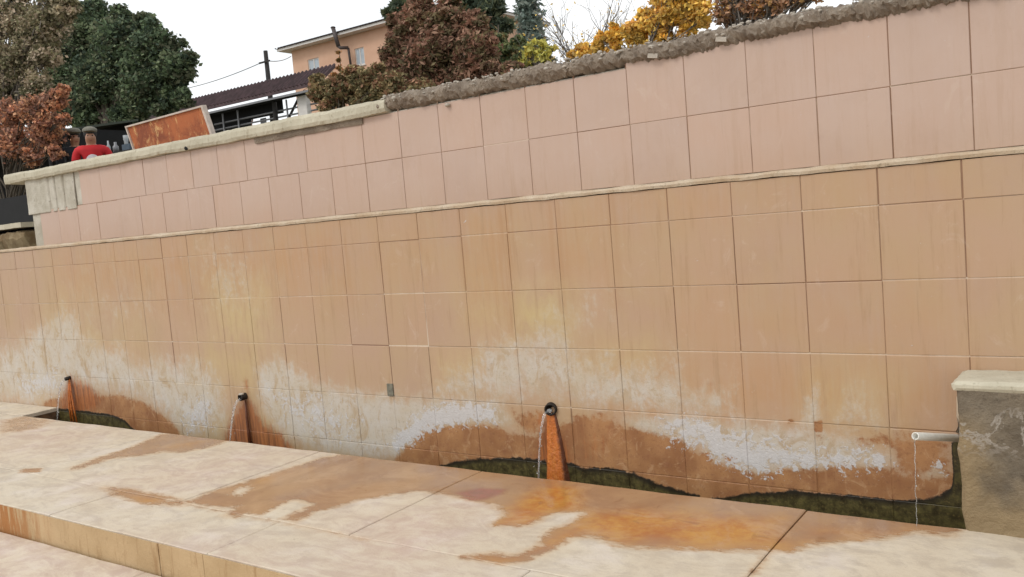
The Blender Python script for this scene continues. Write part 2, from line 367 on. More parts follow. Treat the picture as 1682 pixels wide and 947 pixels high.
def concrete(name, a, b, spots, sc=3.0, bs=.6, bd=.02):
    k = NM(name); n1 = k.noise(sc,6,.65); n2 = k.noise(sc*8,6,.7); n3 = k.noise(sc*26,4,.7)
    c = k.mix(k.rng(n1,.32,.68), a, b); c = k.mix(k.math('MULTIPLY', k.rng(n2,.55,.72), .7), c, spots)
    c = k.mix(k.math('MULTIPLY', k.rng(k.noise(sc*5,6,.7,k.vec((3,3,.5))),.56,.7), .45), c, spots)
    return k.done(c, .9, k.math('ADD', n2, k.math('MULTIPLY', n3,.5)), bs, bd)
M_cope = concrete('coping_concrete', srgb(196,188,166), srgb(214,206,184), srgb(150,140,116), 4, .5, .01)
M_bare = concrete('bare_render', srgb(184,176,158), srgb(220,214,200), srgb(120,110,92), 4, .7, .015)
M_ledge = concrete('ledge_mortar', srgb(194,168,138), srgb(212,194,170), srgb(140,122,92), 5, .6, .01)
M_log = concrete('rubble_mortar', srgb(150,133,116), srgb(182,165,146), srgb(112,96,82), 9, .8, .03)
M_peb = concrete('pale_pebble', srgb(176,166,152), srgb(206,196,182), srgb(130,118,104), 20, .5, .005)
M_gut = concrete('gutter_slime', srgb(38,34,20), srgb(70,62,34), srgb(26,22,14), 8, .6, .02)
def block_mat():
    k = NM('block_render'); n1 = k.noise(3.2,6,.65,None,.6); n2 = k.noise(26,6,.75); n3 = k.noise(90,4,.7)
    sx = k.n.new('ShaderNodeSeparateXYZ'); k.l(k.co, sx.inputs[0])
    c = k.mix(k.rng(n1,.3,.65), srgb(106,94,78), srgb(146,132,112))
    c = k.mix(k.math('MULTIPLY', k.rng(n2,.5,.7), .6), c, srgb(78,66,52))
    edge = k.rng(k.math('ADD', sx.outputs[0], k.math('MULTIPLY', k.math('SUBTRACT', k.noise(5,5),.5), .28)), -.26, -.40)
    lowm = k.rng(k.math('ADD', sx.outputs[2], k.math('MULTIPLY', k.math('SUBTRACT', k.noise(6,5),.5), .3)), .24, .05)
    c = k.mix(k.math('MULTIPLY', k.math('MAXIMUM', k.math('MULTIPLY', edge, k.rng(sx.outputs[2],.5,.38)), lowm), .8), c, srgb(170,146,108))
    web = k.rng(k.math('ABSOLUTE', k.math('SUBTRACT', k.noise(5,6,.6,None,.8), .52)), .03, .008)
    wz = k.math('MULTIPLY', k.rng(sx.outputs[2],.28,.38), k.rng(sx.outputs[2],.54,.44))
    c = k.mix(k.math('MULTIPLY', k.math('MULTIPLY', web, wz), .7), c, srgb(186,176,164))
    return k.done(c, .85, k.math('ADD', n2, k.math('MULTIPLY', n3,.5)), .8, .02)
M_block = block_mat()

def rusty():
    k = NM('rusted_sheet'); n1 = k.noise(3.5,7,.75,k.vec((1,1,.8),(0,.15,0)),.6); n2 = k.noise(24,6,.75); v = k.noise(5,7,.8,k.vec((1.8,1,.9)),.5)
    c = k.mix(k.rng(n1,.35,.6), srgb(134,66,38), srgb(186,104,58))
    c = k.mix(k.rng(v,.52,.64), c, srgb(226,178,118))
    c = k.mix(k.math('MULTIPLY', k.rng(n2,.55,.7), .6), c, srgb(104,44,24))
    return k.done(c, .75, n2, .4, .004)
M_rust = rusty()
def deposit():
    k = NM('iron_deposit'); A = k.attr('stA'); e = A[0]
    v = k.noise(10,6,.7,k.vec((1.6,1.6,.7)),.8); n2 = k.noise(40,5,.7)
    c = k.mix(k.rng(v,.3,.7), srgb(210,110,38), srgb(226,136,58))
    c = k.mix(k.math('MULTIPLY', k.rng(n2,.5,.7),.4), c, srgb(168,78,28))
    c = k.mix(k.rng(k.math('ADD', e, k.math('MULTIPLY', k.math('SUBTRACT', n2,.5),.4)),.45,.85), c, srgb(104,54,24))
    c = k.mix(k.math('MULTIPLY', k.rng(k.noise(22,6,.8,None,1.2),.52,.66), .5), c, srgb(150,82,36))
    return k.done(c, .4, k.math('ADD', v, k.math('MULTIPLY', n2, 1.6)), .7, .008, .5)
M_dep = deposit()
M_white_frame = simple('weathered_white_paint', srgb(208,192,180), .6, .15, 20)
M_pipe = simple('dark_iron_pipe', (.03,.024,.02), .5, .3, 40, .3, .6)
M_pvc = simple('white_plastic_pipe', (.66,.64,.58), .4, .08, 30)
M_black = simple('black_cloth_and_shade', (.006,.006,.007), .9, .3, 4)  # black for cloth and small dark parts, also for sheets painted as deep shade
M_dark = simple('dark_timber', (.02,.017,.016), .8, .3, 6)
M_grey = simple('grey_steel', (.22,.22,.23), .5, .1, 6, .1, .4)
def water_mat(name, a=.55):
    k = NM(name); n = k.noise(60,4,.7,k.vec((1,1,.5)))
    k.bs.inputs['Transmission Weight'].default_value = .85; k.bs.inputs['IOR'].default_value = 1.33
    return k.done((.92,.93,.93,1), .08, n, .5, .004)
M_wat = water_mat('falling_water')

# ------------------------------------------------------------------ world, sun, view
SUN_EL, SUN_AZ = 48, -20        # az measured from -Y (behind the camera), positive to +X
W = bpy.data.worlds.new('World'); S.world = W; W.use_nodes = True; nt = W.node_tree
bg = nt.nodes['Background']; sky = nt.nodes.new('ShaderNodeTexSky'); sky.sky_type = 'NISHITA'; sky.sun_disc = False
sdir = Vector((math.sin(math.radians(SUN_AZ))*math.cos(math.radians(SUN_EL)), -math.cos(math.radians(SUN_AZ))*math.cos(math.radians(SUN_EL)), math.sin(math.radians(SUN_EL))))
sky.sun_elevation = math.radians(SUN_EL); sky.sun_rotation = math.atan2(sdir.x, sdir.y)
sky.air_density = 1.0; sky.dust_density = 6.0; sky.ozone_density = 1.0; sky.altitude = 900
hs = nt.nodes.new('ShaderNodeHueSaturation'); hs.inputs['Saturation'].default_value = .12
mx = nt.nodes.new('ShaderNodeMix'); mx.data_type = 'RGBA'; mx.inputs[0].default_value = .7
tc = nt.nodes.new('ShaderNodeTexCoord'); cn = nt.nodes.new('ShaderNodeTexNoise'); cn.inputs['Scale'].default_value = 3.0; cn.inputs['Detail'].default_value = 4
cr = nt.nodes.new('ShaderNodeMix'); cr.data_type = 'RGBA'; cr.inputs[6].default_value = (5.6,6.3,6.8,1); cr.inputs[7].default_value = (10.8,10.6,10.4,1)
nt.links.new(tc.outputs['Generated'], cn.inputs['Vector']); nt.links.new(cn.outputs['Fac'], cr.inputs[0])
nt.links.new(sky.outputs[0], hs.inputs['Color']); nt.links.new(hs.outputs[0], mx.inputs[6]); nt.links.new(cr.outputs[2], mx.inputs[7])
nt.links.new(mx.outputs[2], bg.inputs['Color']); bg.inputs['Strength'].default_value = .14
sl = bpy.data.lights.new('sun', 'SUN'); sl.energy = .9; sl.angle = math.radians(16); sl.color = (1,.96,.9)
so = bpy.data.objects.new('sun', sl); COL.objects.link(so); so.rotation_euler = sdir.to_track_quat('Z','Y').to_euler()
S.view_settings.view_transform = 'Standard'; S.view_settings.look = 'None'; S.view_settings.gamma = 1
S.view_settings.use_curve_mapping = False; S.view_settings.exposure = .17
S.render.engine = 'CYCLES'; S.cycles.max_bounces = 6; S.cycles.use_denoising = True

# ------------------------------------------------------------------ THE TILED WALL
T = .33; YU = .272
wall = empty('tiled_wall', (-4, 0, 0), 'long pink and tan tiled fountain wall with white lime and brown water stains', 'wall')
ROWS_L = [-.35, -.026, .304, .634, .964, 1.294, 1.458]
X0L, X0U = -.5085, -.4892
colL = [X0L - c*T for c in range(-6, 40)]; colU = [X0U - c*T for c in range(-6, 30)]
def attrs_for(V, rnd, low, light):
    P = V[:, [0,2]]; n = len(P)
    if low:
        A = np.stack([field(P, q, 1) for q in (WHITE, BROWN, MOSS, RUST)], 1)
        below = np.clip((-.10-P[:,1])/.05, 0, 1)*.92           # everything under slab level is damp
        A[:,1] = np.maximum(A[:,1], below)
        B = np.stack([field(P, YEL, 1), field(P, CRUST, 1), field(P, TAN, 1), rnd], 1)
        C = np.stack([field(P, RUN, 1), np.full(n,1.), light, np.zeros(n)], 1)
    else:
        A = np.zeros((n,4)); B = np.stack([np.zeros(n), np.zeros(n), np.full(n,.12), rnd], 1)
        C = np.stack([np.zeros(n), np.full(n, 0.), light, np.zeros(n)], 1)
        C[:,1] = np.clip((1.72-P[:,1])/.25,0,1)*.35
    return {'stA': A, 'stB': B, 'stC': C}
def tiles(rects, y, n, low, name):
    Vs = []; Fs = []; Rn = []; base = 0
    g = n+1
    idx = np.arange(g*g).reshape(g,g)
    q = np.stack([idx[:-1,:-1], idx[1:,:-1], idx[1:,1:], idx[:-1,1:]], -1).reshape(-1,4)
    loop = [(i,0) for i in range(g-1)] + [(g-1,j) for j in range(g-1)] + [(i,g-1) for i in range(g-1,0,-1)] + [(0,j) for j in range(g-1,0,-1)]
    li = np.array([idx[a] for a in loop]); m_ = len(li)
    for (x0,x1,z0,z1,gx,gz) in rects:
        xs = np.linspace(x0+gx, x1-gx, g); zs = np.linspace(z0+gz, z1-gz, g)
        b = .0022; xs[0] -= 0; 
        xs[1] = min(xs[1], xs[0]+b); xs[-2] = max(xs[-2], xs[-1]-b); zs[1] = min(zs[1], zs[0]+b); zs[-2] = max(zs[-2], zs[-1]-b)
        X, Z = np.meshgrid(xs, zs, indexing='ij')
        tx, tz = rng.normal(0,.0022), rng.normal(0,.0022); dy = rng.normal(0,.0007)
        Y = y + dy + tx*(X-(x0+x1)/2) + tz*(Z-(z0+z1)/2)
        Y[0,:] += .0016; Y[-1,:] += .0016; Y[:,0] += .0016; Y[:,-1] += .0016
        V = np.stack([X,Y,Z], -1).reshape(-1,3)
        sk = V[li].copy(); sk[:,1] += .011
        Vs += [V, sk]; Fs.append(q+base)
        a = np.arange(m_); bnx = (a+1) % m_
        Fs.append(np.stack([li[a]+base, g*g+a+base, g*g+bnx+base, li[bnx]+base], 1))
        Rn.append(np.full(len(V)+m_, rng.random())); base += len(V)+m_
    V = np.concatenate(Vs); rnd = np.concatenate(Rn)
    return mk(name, V, np.concatenate(Fs), M_tile, wall, False, attrs_for(V, rnd, low, np.zeros(len(V))))
rl = []; X = colL
for i in range(len(X)-1):
    for j in range(len(ROWS_L)-1):
        jx = lambda: .0009+rng.random()**2.5*.0036
        crack = abs(i-(17+6)) < .5 or abs(i-(17+5)) < .5
        rl.append((X[i+1], X[i], ROWS_L[j], ROWS_L[j+1], jx()+(.0028 if crack and j >= 2 else 0), .0010+rng.random()*.0018))
tiles(rl, 0.0, 22, True, 'lower_tiles')
ROWS_U = [1.496, 1.824, 2.125]
ru = []
for i in range(len(colU)-1):
    for j in range(2):
        a, b = colU[i+1], colU[i]
        if a < -4.6 and j == 1: a += .1; b += .1           # the courses stop lining up towards the far end
        if b < -8.3 or (j == 1 and b < -7.6): continue
        zt = ROWS_U[j+1] + (0.03 if j == 1 and b > -2 else 0)
        if -4.9 < b < -4.0 and j == 1: zt -= .02
        ru.append((max(a,-8.56), b, ROWS_U[j], zt, .001+rng.random()*.0022, .0008+rng.random()*.0012))
tiles(ru, YU, 4, False, 'upper_tiles')
# grout strips
def grout(name, segs, y, low):
    Vs = []; Fs = []; L = []; base = 0
    for (p, q, w, light) in segs:
        p = np.array(p); q = np.array(q); n = max(2, int(np.linalg.norm(q-p)/.02)); t = np.linspace(0,1,n)[:,None]
        c = p+(q-p)*t; d = (q-p)/np.linalg.norm(q-p); s = np.array([-d[1], d[0]])*w/2
        a = c+s; b = c-s
        V = np.concatenate([a,b]); V3 = np.stack([V[:,0], np.full(len(V), y), V[:,1]], 1)
        i = np.arange(n-1); Vs.append(V3); Fs.append(np.stack([i, i+1, n+i+1, n+i], 1)+base); base += len(V3)
        L.append(np.full(len(V3), light))
    V = np.concatenate(Vs); L = np.concatenate(L)
    return mk(name, V, np.concatenate(Fs), M_grout, wall, False, attrs_for(V, np.zeros(len(V)), low, L))
sv = []; sh = []
for x in colL:
    lv = rng.random()*.5-.1
    for j in range(len(ROWS_L)-1): sv.append(((x,ROWS_L[j]),(x,ROWS_L[j+1]), .012, -.6 if abs(x-colL[23]) < .01 and j >= 2 else lv+rng.random()*.3))
for j, z in enumerate(ROWS_L[:-1]):
    for i in range(len(colL)-1): sh.append(((colL[i+1],z),(colL[i],z), .010, {1:.5,2:.62,3:.72,4:.62,5:.4}.get(j,.3)+rng.normal()*.2))
grout('vertical_grout', sv, .0030, True); grout('horizontal_grout', sh, .0024, True)
sv = []; sh = []
for x in colU:
    if x < -8.4: continue
    sv.append(((x,1.496),(x,1.824), .012, rng.random()*.45)); sx_ = x + (.1 if x < -4.3 else 0)
    if sx_ > -7.6: sv.append(((sx_,1.824),(sx_,2.15), .012, rng.random()*.45))
for i in range(len(colU)-1):
    if colU[i] > -8.3: sh.append(((max(colU[i+1],-8.5),1.824),(colU[i],1.824), .010, .3+rng.normal()*.2))
grout('vertical_grout', sv, YU+.0030, False); grout('horizontal_grout', sh, YU+.0024, False)
# masonry core behind both tile faces
b = MB(); b.box((-13.5,.0075,-.4),(1.47,.62,1.45)); b.box((-8.56,YU+.0075,1.452),(1.45,.62,2.13)); b.build('wall_core', M_bare, wall)

def rough_strip(name, xs, prof, amp, mat, parent, sc=6, smooth=True, seed=0, capx=True, fine=0):
    """sweep a closed profile [(y,z)] along X with noise"""
    from mathutils import noise as mn
    n = len(prof); V = []; Fc = []
    for x in xs:
        for (y, z) in prof:
            d = mn.noise_vector(Vector((x*sc+seed, y*sc*2, z*sc*2)))*amp + mn.noise_vector(Vector((x*sc*4+seed, y*sc*5, z*sc*5)))*amp*.5
            if fine: d = d + mn.noise_vector(Vector((x*sc*13+seed, y*sc*14, z*sc*14)))*fine
            V.append((x, y+d.y, z+d.z))
    for i in range(len(xs)-1):
        for k_ in range(n):
            Fc.append((i*n+k_, (i+1)*n+k_, (i+1)*n+(k_+1)%n, i*n+(k_+1)%n))
    if capx: Fc += [tuple(range(n)), tuple((len(xs)-1)*n + k_ for k_ in range(n-1,-1,-1))]
    return mk(name, V, Fc, mat, parent, smooth)
# ledge mortar between the two planes
xs = np.arange(-13.5, 1.45, .03)
rough_strip('ledge', xs, [(-.006,1.460),(-.008,1.474),(.0,1.484),(.03,1.489),(.27,1.493),(.27,1.462),(.1,1.457)], .004, M_ledge, wall, 7, False)
# bare render where tiles have fallen, with trowel ribs
from mathutils import noise as mn
V = []; Fc = []; nx, nz = 110, 44
for i in range(nx+1):
    for j in range(nz+1):
        x = -8.60+.86*i/nx; z = 1.80+.33*j/nz
        rib = 0
        for c_, w_ in ((-8.18,.018),(-8.07,.012),(-7.92,.014)):
            rib += .03*math.exp(-((x-c_-.02*mn.noise(Vector((z*5,c_,0))))/w_)**2)
        y = YU+.0045 + rib*.2 - .004*mn.noise(Vector((x*6,z*6,0))) + .002*mn.noise(Vector((x*30,z*30,3)))
        V.append((x, y - .012 + rib, z))
for i in range(nx):
    for j in range(nz): a = i*(nz+1)+j; Fc.append((a, a+nz+1, a+nz+2, a+1))
tmp = mk('bare_patch', V, Fc, M_bare, wall, True)
tag(tmp, 'grey bare render where tiles have fallen off')
tmp.modifiers.new('s','SOLIDIFY').thickness = .01
# left coping: pale concrete slab with a chipped lower edge
xs = np.arange(-8.92, -3.86, .02)
cope = rough_strip('coping', xs, [(.235,2.128),(.225,2.150),(.226,2.19),(.236,2.212),(.3,2.222),(.46,2.225),(.64,2.222),(.64,2.12),(.40,2.118)], .007, M_cope, wall, 5, False, 3, True, .003)
tag(cope, 'pale concrete coping slab')
# shadowed raw mortar under the coping
xs = np.arange(-5.2, -4.1, .02)
rough_strip('mortar_bed', xs, [(.262,2.085),(.255,2.105),(.258,2.13),(.3,2.13),(.3,2.085)], .006, M_log, wall, 9, False, 5)
# right coping: rounded bead of rubble and mortar
xs = np.arange(-3.92, 1.45, .012)
prof = []
for k_ in range(20):
    w = 2*math.pi*k_/20; prof.append((.335 + .10*math.cos(w+math.pi), 2.183 + .054*math.sin(w+math.pi)))
lg = rough_strip('rubble_coping', xs, prof, .017, M_log, wall, 5, False, 9, True, .018)
tag(lg, 'rough brown rounded mortar and rubble coping')
b = MB()
for i in range(420):
    x = random.uniform(-3.9,1.4); w = random.uniform(.1, 2.4); r = random.uniform(.004,.012)
    b.ell((x, .335-.10*math.cos(w), 2.185+.062*math.sin(w)), (r*random.uniform(.8,1.8), r, r*random.uniform(.6,1)), 6, 4)
for px, py in ((1187,65),(1075,92)):
    p = at(px,py,1,.26); R_ = Matrix.Rotation(.2,3,'Y'); b.box((p[0]-.028,.235,p[2]-.011),(p[0]+.028,.29,p[2]+.012), R_, p)
for px, py in ((1395,12),(735,172)):
    p = at(px,py,1,.26); b.ell(p,(.02,.02,.012),7,5)
b.build('coping_pebble', M_peb, wall, False)
# little dark square plate let into a tile
p = at(641,640,1,-.004); b = MB(); b.box((p[0]-.026,-.008,p[2]-.04),(p[0]+.026,.004,p[2]+.04)); o = b.build('metal_plate', simple('dull_zinc',(.17,.16,.12),.6,.3,40,.4,.2), wall); bevel(o,.003)
p = at(306,243,1,.23); b = MB(); b.ell(p,(.022,.012,.018),8,6); b.build('drain_hole', M_black, wall)

# ------------------------------------------------------------------ SPOUTS
def stream(pts, r, parent, name='water_stream', beads=8):
    P = [Vector(p) for p in pts]; out = []; rad = []
    n = 40
    for i in range(n+1):
        t = i/n*(len(P)-1); k_ = min(int(t), len(P)-2); f = t-k_
        q = P[k_].lerp(P[k_+1], f); q += Vector((random.gauss(0,.0012), random.gauss(0,.0012), 0)); out.append(q)
        rad.append(r*(1-.35*i/n)*random.uniform(.75,1.2))
    b = MB(); b.tube(out, rad, 7)
    for i in range(beads):
        q = random.choice(out[12:]); b.ell(q+Vector((random.gauss(0,.012),random.gauss(0,.012),random.gauss(0,.01))), (.003,.003,.0045), 6, 4)
    return b.build(name, M_wat, parent, True)
def fall(p0, v0, zend, n=9):
    out = []; T_ = (v0[2] + math.sqrt(v0[2]**2 + 2*9.8*(p0[2]-zend)))/9.8
    for i in range(n):
        t = T_*i/(n-1); out.append((p0[0]+v0[0]*t, p0[1]+v0[1]*t, p0[2]+v0[2]*t-4.9*t*t))
    return out
# 1: far left, buried in deposit
p = at(115,620,1,0.0)
s1 = empty('water_spout', tuple(p), 'farthest small spout at the left end, thin rust ribs fanning below it', 'water spout', 'spouts along the wall')
b = MB(); b.tube([(p[0],.01,p[2]),(p[0],-.045,p[2]-.004)], [.018,.016], 10); b.build('pipe', M_pipe, s1, True)
for dx, w in ((-.012,.006),(.022,.008),(.065,.006)):
    b = MB(); b.tube([(p[0]+dx*.2,-.012,p[2]-.01),(p[0]+dx*.55,-.026,p[2]-.12),(p[0]+dx*1.0,-.034,p[2]-.26),(p[0]+dx*1.25,-.03,p[2]-.42)], [w*.6,w,w*1.2,w*1.3], 7)
    me = b; o = mk('rust_rib', b.V, b.F, M_dep, s1, True, {'stA': np.tile([.52,0,0,1],(len(b.V),1))})
stream(fall((p[0],-.05,p[2]-.01),(-.02,-.40,.06),-.2), .007, s1)
# 2
p = at(403,650,1,0.0)
s2 = empty('water_spout', tuple(p), 'short round spout above the brown rust fan, second from the left', 'water spout', 'spouts along the wall')
def hollow(p, L, ro, ri, mat, parent, d=(0,-1,0)):
    d = Vector(d).normalized(); a = Vector(p); n = 16; b = MB()
    side = d.cross(Vector((0,0,1))).normalized(); up = side.cross(d)
    rings = [(0,ro),(L-.003,ro),(L,ro-.002),(L,ri),(L-.05 if L > .06 else L*.3,ri)]
    V = []; Fc = []
    for l_, r in rings:
        for k_ in range(n):
            w = 2*math.pi*k_/n; V.append(tuple(a+d*l_+(side*math.cos(w)+up*math.sin(w))*r))
    for i in range(len(rings)-1):
        for k_ in range(n): Fc.append((i*n+k_, i*n+(k_+1)%n, (i+1)*n+(k_+1)%n, (i+1)*n+k_))
    Fc.append(tuple((len(rings)-1)*n+k_ for k_ in range(n))); b.add(V, Fc)
    return b.build('pipe', mat, parent, True)
hollow((p[0],.01,p[2]), .06, .026, .019, M_pipe, s2, (0,-1,-.05))
b = MB(); b.ell((p[0],-.034,p[2]+.021),(.02,.022,.009),12,8); b.build('lime_crust', M_peb, s2, True)
stream(fall((p[0],-.052,p[2]-.012),(-.02,-.50,.02),-.2), .0085, s2)
b = MB(); b.tube([(p[0]+.004,-.008,p[2]-.03),(p[0]+.008,-.014,p[2]-.15),(p[0]+.014,-.018,p[2]-.27),(p[0]+.02,-.02,p[2]-.42)],[.006,.009,.012,.014],7)
mk('rust_rib', b.V, b.F, M_dep, s2, True, {'stA': np.tile([.95,0,0,1],(len(b.V),1))})
# 3
p = at(905,670,1,0.0)
s3 = empty('water_spout', tuple(p), 'dark ringed spout above the bright orange column of deposit', 'water spout', 'spouts along the wall')
hollow((p[0],.01,p[2]), .042, .036, .025, M_pipe, s3, (.35,-1,-.05))
stream(fall((p[0]-.008,-.036,p[2]-.014),(-.06,-.42,.02),-.2), .0075, s3)
b = MB(); b.ell((p[0]+.008,-.03,p[2]-.008),(.017,.012,.012),10,7); b.build('water_mouth', M_wat, s3, True)
V = []; Fc = []; E = []; nz, na = 50, 18; zt, zb = p[2]-.025, -.24
for i in range(nz+1):
    t = i/nz; z = zt+(zb-zt)*t; r = .026+.046*min(1,t*1.35)**.9; cx = p[0]+.012*t; pr = .018+.034*t
    for k_ in range(na+1):
        w = math.pi*k_/na; d = 1+.06*mn.noise(Vector((math.cos(w)*3, z*3, 1)))+.12*mn.noise(Vector((math.cos(w)*7, z*9, 5)))+.05*mn.noise(Vector((math.cos(w)*16, z*30, 9)))
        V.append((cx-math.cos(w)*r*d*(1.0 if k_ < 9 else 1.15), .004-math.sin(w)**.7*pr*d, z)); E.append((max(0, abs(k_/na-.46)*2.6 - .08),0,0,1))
for i in range(nz):
    for k_ in range(na): a = i*(na+1)+k_; Fc.append((a,a+1,a+na+2,a+na+1))
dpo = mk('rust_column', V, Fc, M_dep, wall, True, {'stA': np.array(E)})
tag(dpo, 'bright orange column of iron deposit')
# 4: long white pipe next to the block
pa = at(1571,719,1,-.02); pb = at(1503,716,1,-.34)
s4 = empty('water_spout', tuple(pa), 'long white plastic pipe sticking out beside the concrete block', 'water spout', 'spouts along the wall')
d = Vector(pb)-Vector(pa)
hollow(tuple(Vector(pa)-d*.05), d.length*1.05, .0165, .012, M_pvc, s4, d)
stream(fall((pb[0],pb[1],pb[2]-.008),(-.03,-.03,0),-.2), .0022, s4, beads=2)

# ------------------------------------------------------------------ CONCRETE BLOCK
from mathutils import noise as mn
def rough_box(name, x0,x1,y0,y1,zf, z0, mat, parent, amp, nx=60, ny=14, nz=34, slant=0, fall_=.014):
    bm = bmesh.new(); bmesh.ops.create_grid(bm, x_segments=1, y_segments=1, size=1); bm.free()
    V = {}; vl = []; Fc = []
    def gv(i,j,k_):
        key = (i,j,k_)
        if key not in V:
            x = x0+(x1-x0)*i/nx; y = y0+(y1-y0)*j/ny; zt = zf(x); z = z0+(zt-z0)*k_/nz
            q = Vector((x,y,z)); d_ = mn.noise_vector(q*5)*amp + mn.noise_vector(q*17)*amp*.45 + mn.noise_vector(q*50)*amp*.2
            x += slant*(1-k_/nz)*(1-i/nx)
            z -= fall_*(k_/nz)*(j/ny); e = 0
            if i in (0,nx): e += 1
            if j in (0,ny): e += 1
            if k_ in (0,nz): e += 1
            cx, cy, cz = (x0+x1)/2, (y0+y1)/2, z-.05
            v = Vector((x,y,z))+d_
            if e >= 2:
                if i == 0: v.x += .008
                if j == 0: v.y += .008
                if k_ == nz: v.z -= .008
            V[key] = len(vl); vl.append(tuple(v))
        return V[key]
    for i in range(nx):
        for k_ in range(nz):
            Fc.append((gv(i,0,k_),gv(i+1,0,k_),gv(i+1,0,k_+1),gv(i,0,k_+1))); Fc.append((gv(i,ny,k_),gv(i,ny,k_+1),gv(i+1,ny,k_+1),gv(i+1,ny,k_)))
        for j in range(ny):
            Fc.append((gv(i,j,nz),gv(i+1,j,nz),gv(i+1,j+1,nz),gv(i,j+1,nz)))
    for j in range(ny):
        for k_ in range(nz):
            Fc.append((gv(0,j,k_),gv(0,j,k_+1),gv(0,j+1,k_+1),gv(0,j+1,k_))); Fc.append((gv(nx,j,k_),gv(nx,j+1,k_),gv(nx,j+1,k_+1),gv(nx,j,k_+1)))
    return mk(name, vl, Fc, mat, parent, False)
blk = empty('concrete_block', (-.1,-.17,0), 'weathered grey concrete block with a cream top at the right end of the wall', 'block')
rough_box('body', -.522, 1.1, -.345, -.003, lambda x: .576+.03*(x+.5), -.3, M_block, blk, .012, 90, 18, 44, .02)
rough_box('cap', -.535, 1.12, -.352, -.004, lambda x: .592+.03*(x+.5), .559, M_cope, blk, .006, 90, 16, 3, 0, .012)
# cap underside slab is thin: trim shape handled by z range (.50 hidden inside the body)
b = MB(); rs = []
pts = [at(1571,690,1,-.02), at(1569,720,1,-.02)]
b2 = MB(); b2.tube([(-.535,-.06,.47),(-.545,-.04,.38),(-.56,-.02,.31)], [.022,.018,.012], 8); b2.build('mortar_fillet', M_ledge, blk, True)

# ------------------------------------------------------------------ FLOOR: slabs, riser, lower pavement, gutter, ground
RZ = -.15
YJ, YE, YG = -1.348, -1.775, -.322
def slab_mesh(name, rects, z, res=.022, kind='structure'):
    Vs=[];Fs=[];Rn=[];base=0
    for (x0,x1,y0,y1) in rects:
        gx = max(4,int((x1-x0)/res)); gy = max(4,int((y1-y0)/res)); g = .0018
        xs = np.linspace(x0+g,x1-g,gx+1); ys = np.linspace(y0+g,y1-g,gy+1)
        b_=.005; xs[1]=xs[0]+b_; xs[-2]=xs[-1]-b_; ys[1]=ys[0]+b_; ys[-2]=ys[-1]-b_
        X,Y = np.meshgrid(xs,ys,indexing='ij')
        Z = z + rng.normal(0,.0012) + rng.normal(0,.0008)*(X-x0) + .0012*np.sin(X*7+Y*5)+.0008*np.sin(X*17-Y*11)
        for e in (Z[0,:],Z[-1,:],Z[:,0],Z[:,-1]): e -= .003
        V = np.stack([X,Y,Z],-1).reshape(-1,3); idx=np.arange((gx+1)*(gy+1)).reshape(gx+1,gy+1)
        q=np.stack([idx[:-1,:-1],idx[1:,:-1],idx[1:,1:],idx[:-1,1:]],-1).reshape(-1,4)
        li=np.concatenate([idx[:-1,0],idx[-1,:-1],idx[:0:-1,-1],idx[0,:0:-1]]); sk=V[li].copy(); sk[:,2]-=.03
        m_=len(li); a=np.arange(m_); bn=(a+1)%m_
        Vs+=[V,sk]; Fs+=[q+base, np.stack([li[a]+base,len(V)+a+base,len(V)+bn+base,li[bn]+base],1)]
        Rn.append(np.full(len(V)+m_, rng.random())); base+=len(V)+m_
    V=np.concatenate(Vs); P=V[:,:2]
    if z > -.05:
        wet = np.minimum(field(P,FWET,2), 1-field(P,FDRY,2)); ru_=field(P,FRUST,2); pk=field(P,FPINK,2)
    else: wet=np.zeros(len(V)); ru_=wet; pk=np.full(len(V),.45)
    A=np.stack([wet,ru_,pk,np.concatenate(Rn)],1)
    o = mk(name,V,np.concatenate(Fs),M_stone,None,False,{'stA':A,'stB':np.zeros((len(V),4))}); o['kind']='structure'; return o
xj = [at(a,b_,2,0)[0] for a,b_ in ((48,772),(305,820),(574,877))] + [at(1255,915,2,0)[0]]
bx_ = [-16,-13.6,-11.4,-9.2] + sorted([xj[0]-.0, xj[1], xj[2]]) + [xj[3], .0, 2.0]
print('back joints', [round(v,2) for v in bx_])
rects = []
for a, c_ in zip(bx_[:-1], bx_[1:]):
    rects.append((a, c_, YJ, YG))
fx = [-16,-13.9,-12.3,-10.7,-9.1,-7.5,-6.0,-4.72,-3.36,-1.9,-.5,.9,2.0]
for a, c_ in zip(fx[:-1], fx[1:]): rects.append((a,c_,YE,YJ))
rects += [(-16,-12.2,YG,-.004),(-12.2,-9.9,YG,-.004),(-9.9,-7.99,YG,-.004),(1.1,2.0,YG,-.004)]
slab_mesh('pavement', rects, 0.0)
low = []
ly = [YE-.02-.62*i for i in range(0,12)]
for r_ in range(len(ly)-1):
    o_ = random.random(); x = -13+o_
    while x < 3: w = random.uniform(1.0,1.5); low.append((x,x+w,ly[r_+1],ly[r_])); x += w
slab_mesh('pavement', low, RZ-.003, .05)
b = MB(); b.box((-16,YE+.02,-.30),(2.0,YG-.006,-.010)); b.box((-16,YG-.006,-.30),(-7.995,-.003,-.0115)); b.box((1.1,YG-.006,-.3),(2.0,-.003,-.0115))
o = b.build('pavement', M_joint); o['kind'] = 'structure'
b = MB(); b.box((-14,-9,-.31),(4,YE-.026,RZ-.013)); o = b.build('pavement', M_joint); o['kind'] = 'structure'
# riser faced with yellowish stone pieces
b = MB(); rx = [-16,-13.2,-11,-9.4,-7.9,-6.6,-5.3,-4.76,-3.72,-3.38,-2.0,-.8,.6,2.0]
for a, c_ in zip(rx[:-1], rx[1:]):
    dy = random.uniform(-.003,0); b.box((a+.002,YE-.004+dy,-.30),(c_-.002,YE+.0005+dy,-.006))
o = b.build('riser', M_riser); o['kind'] = 'structure'
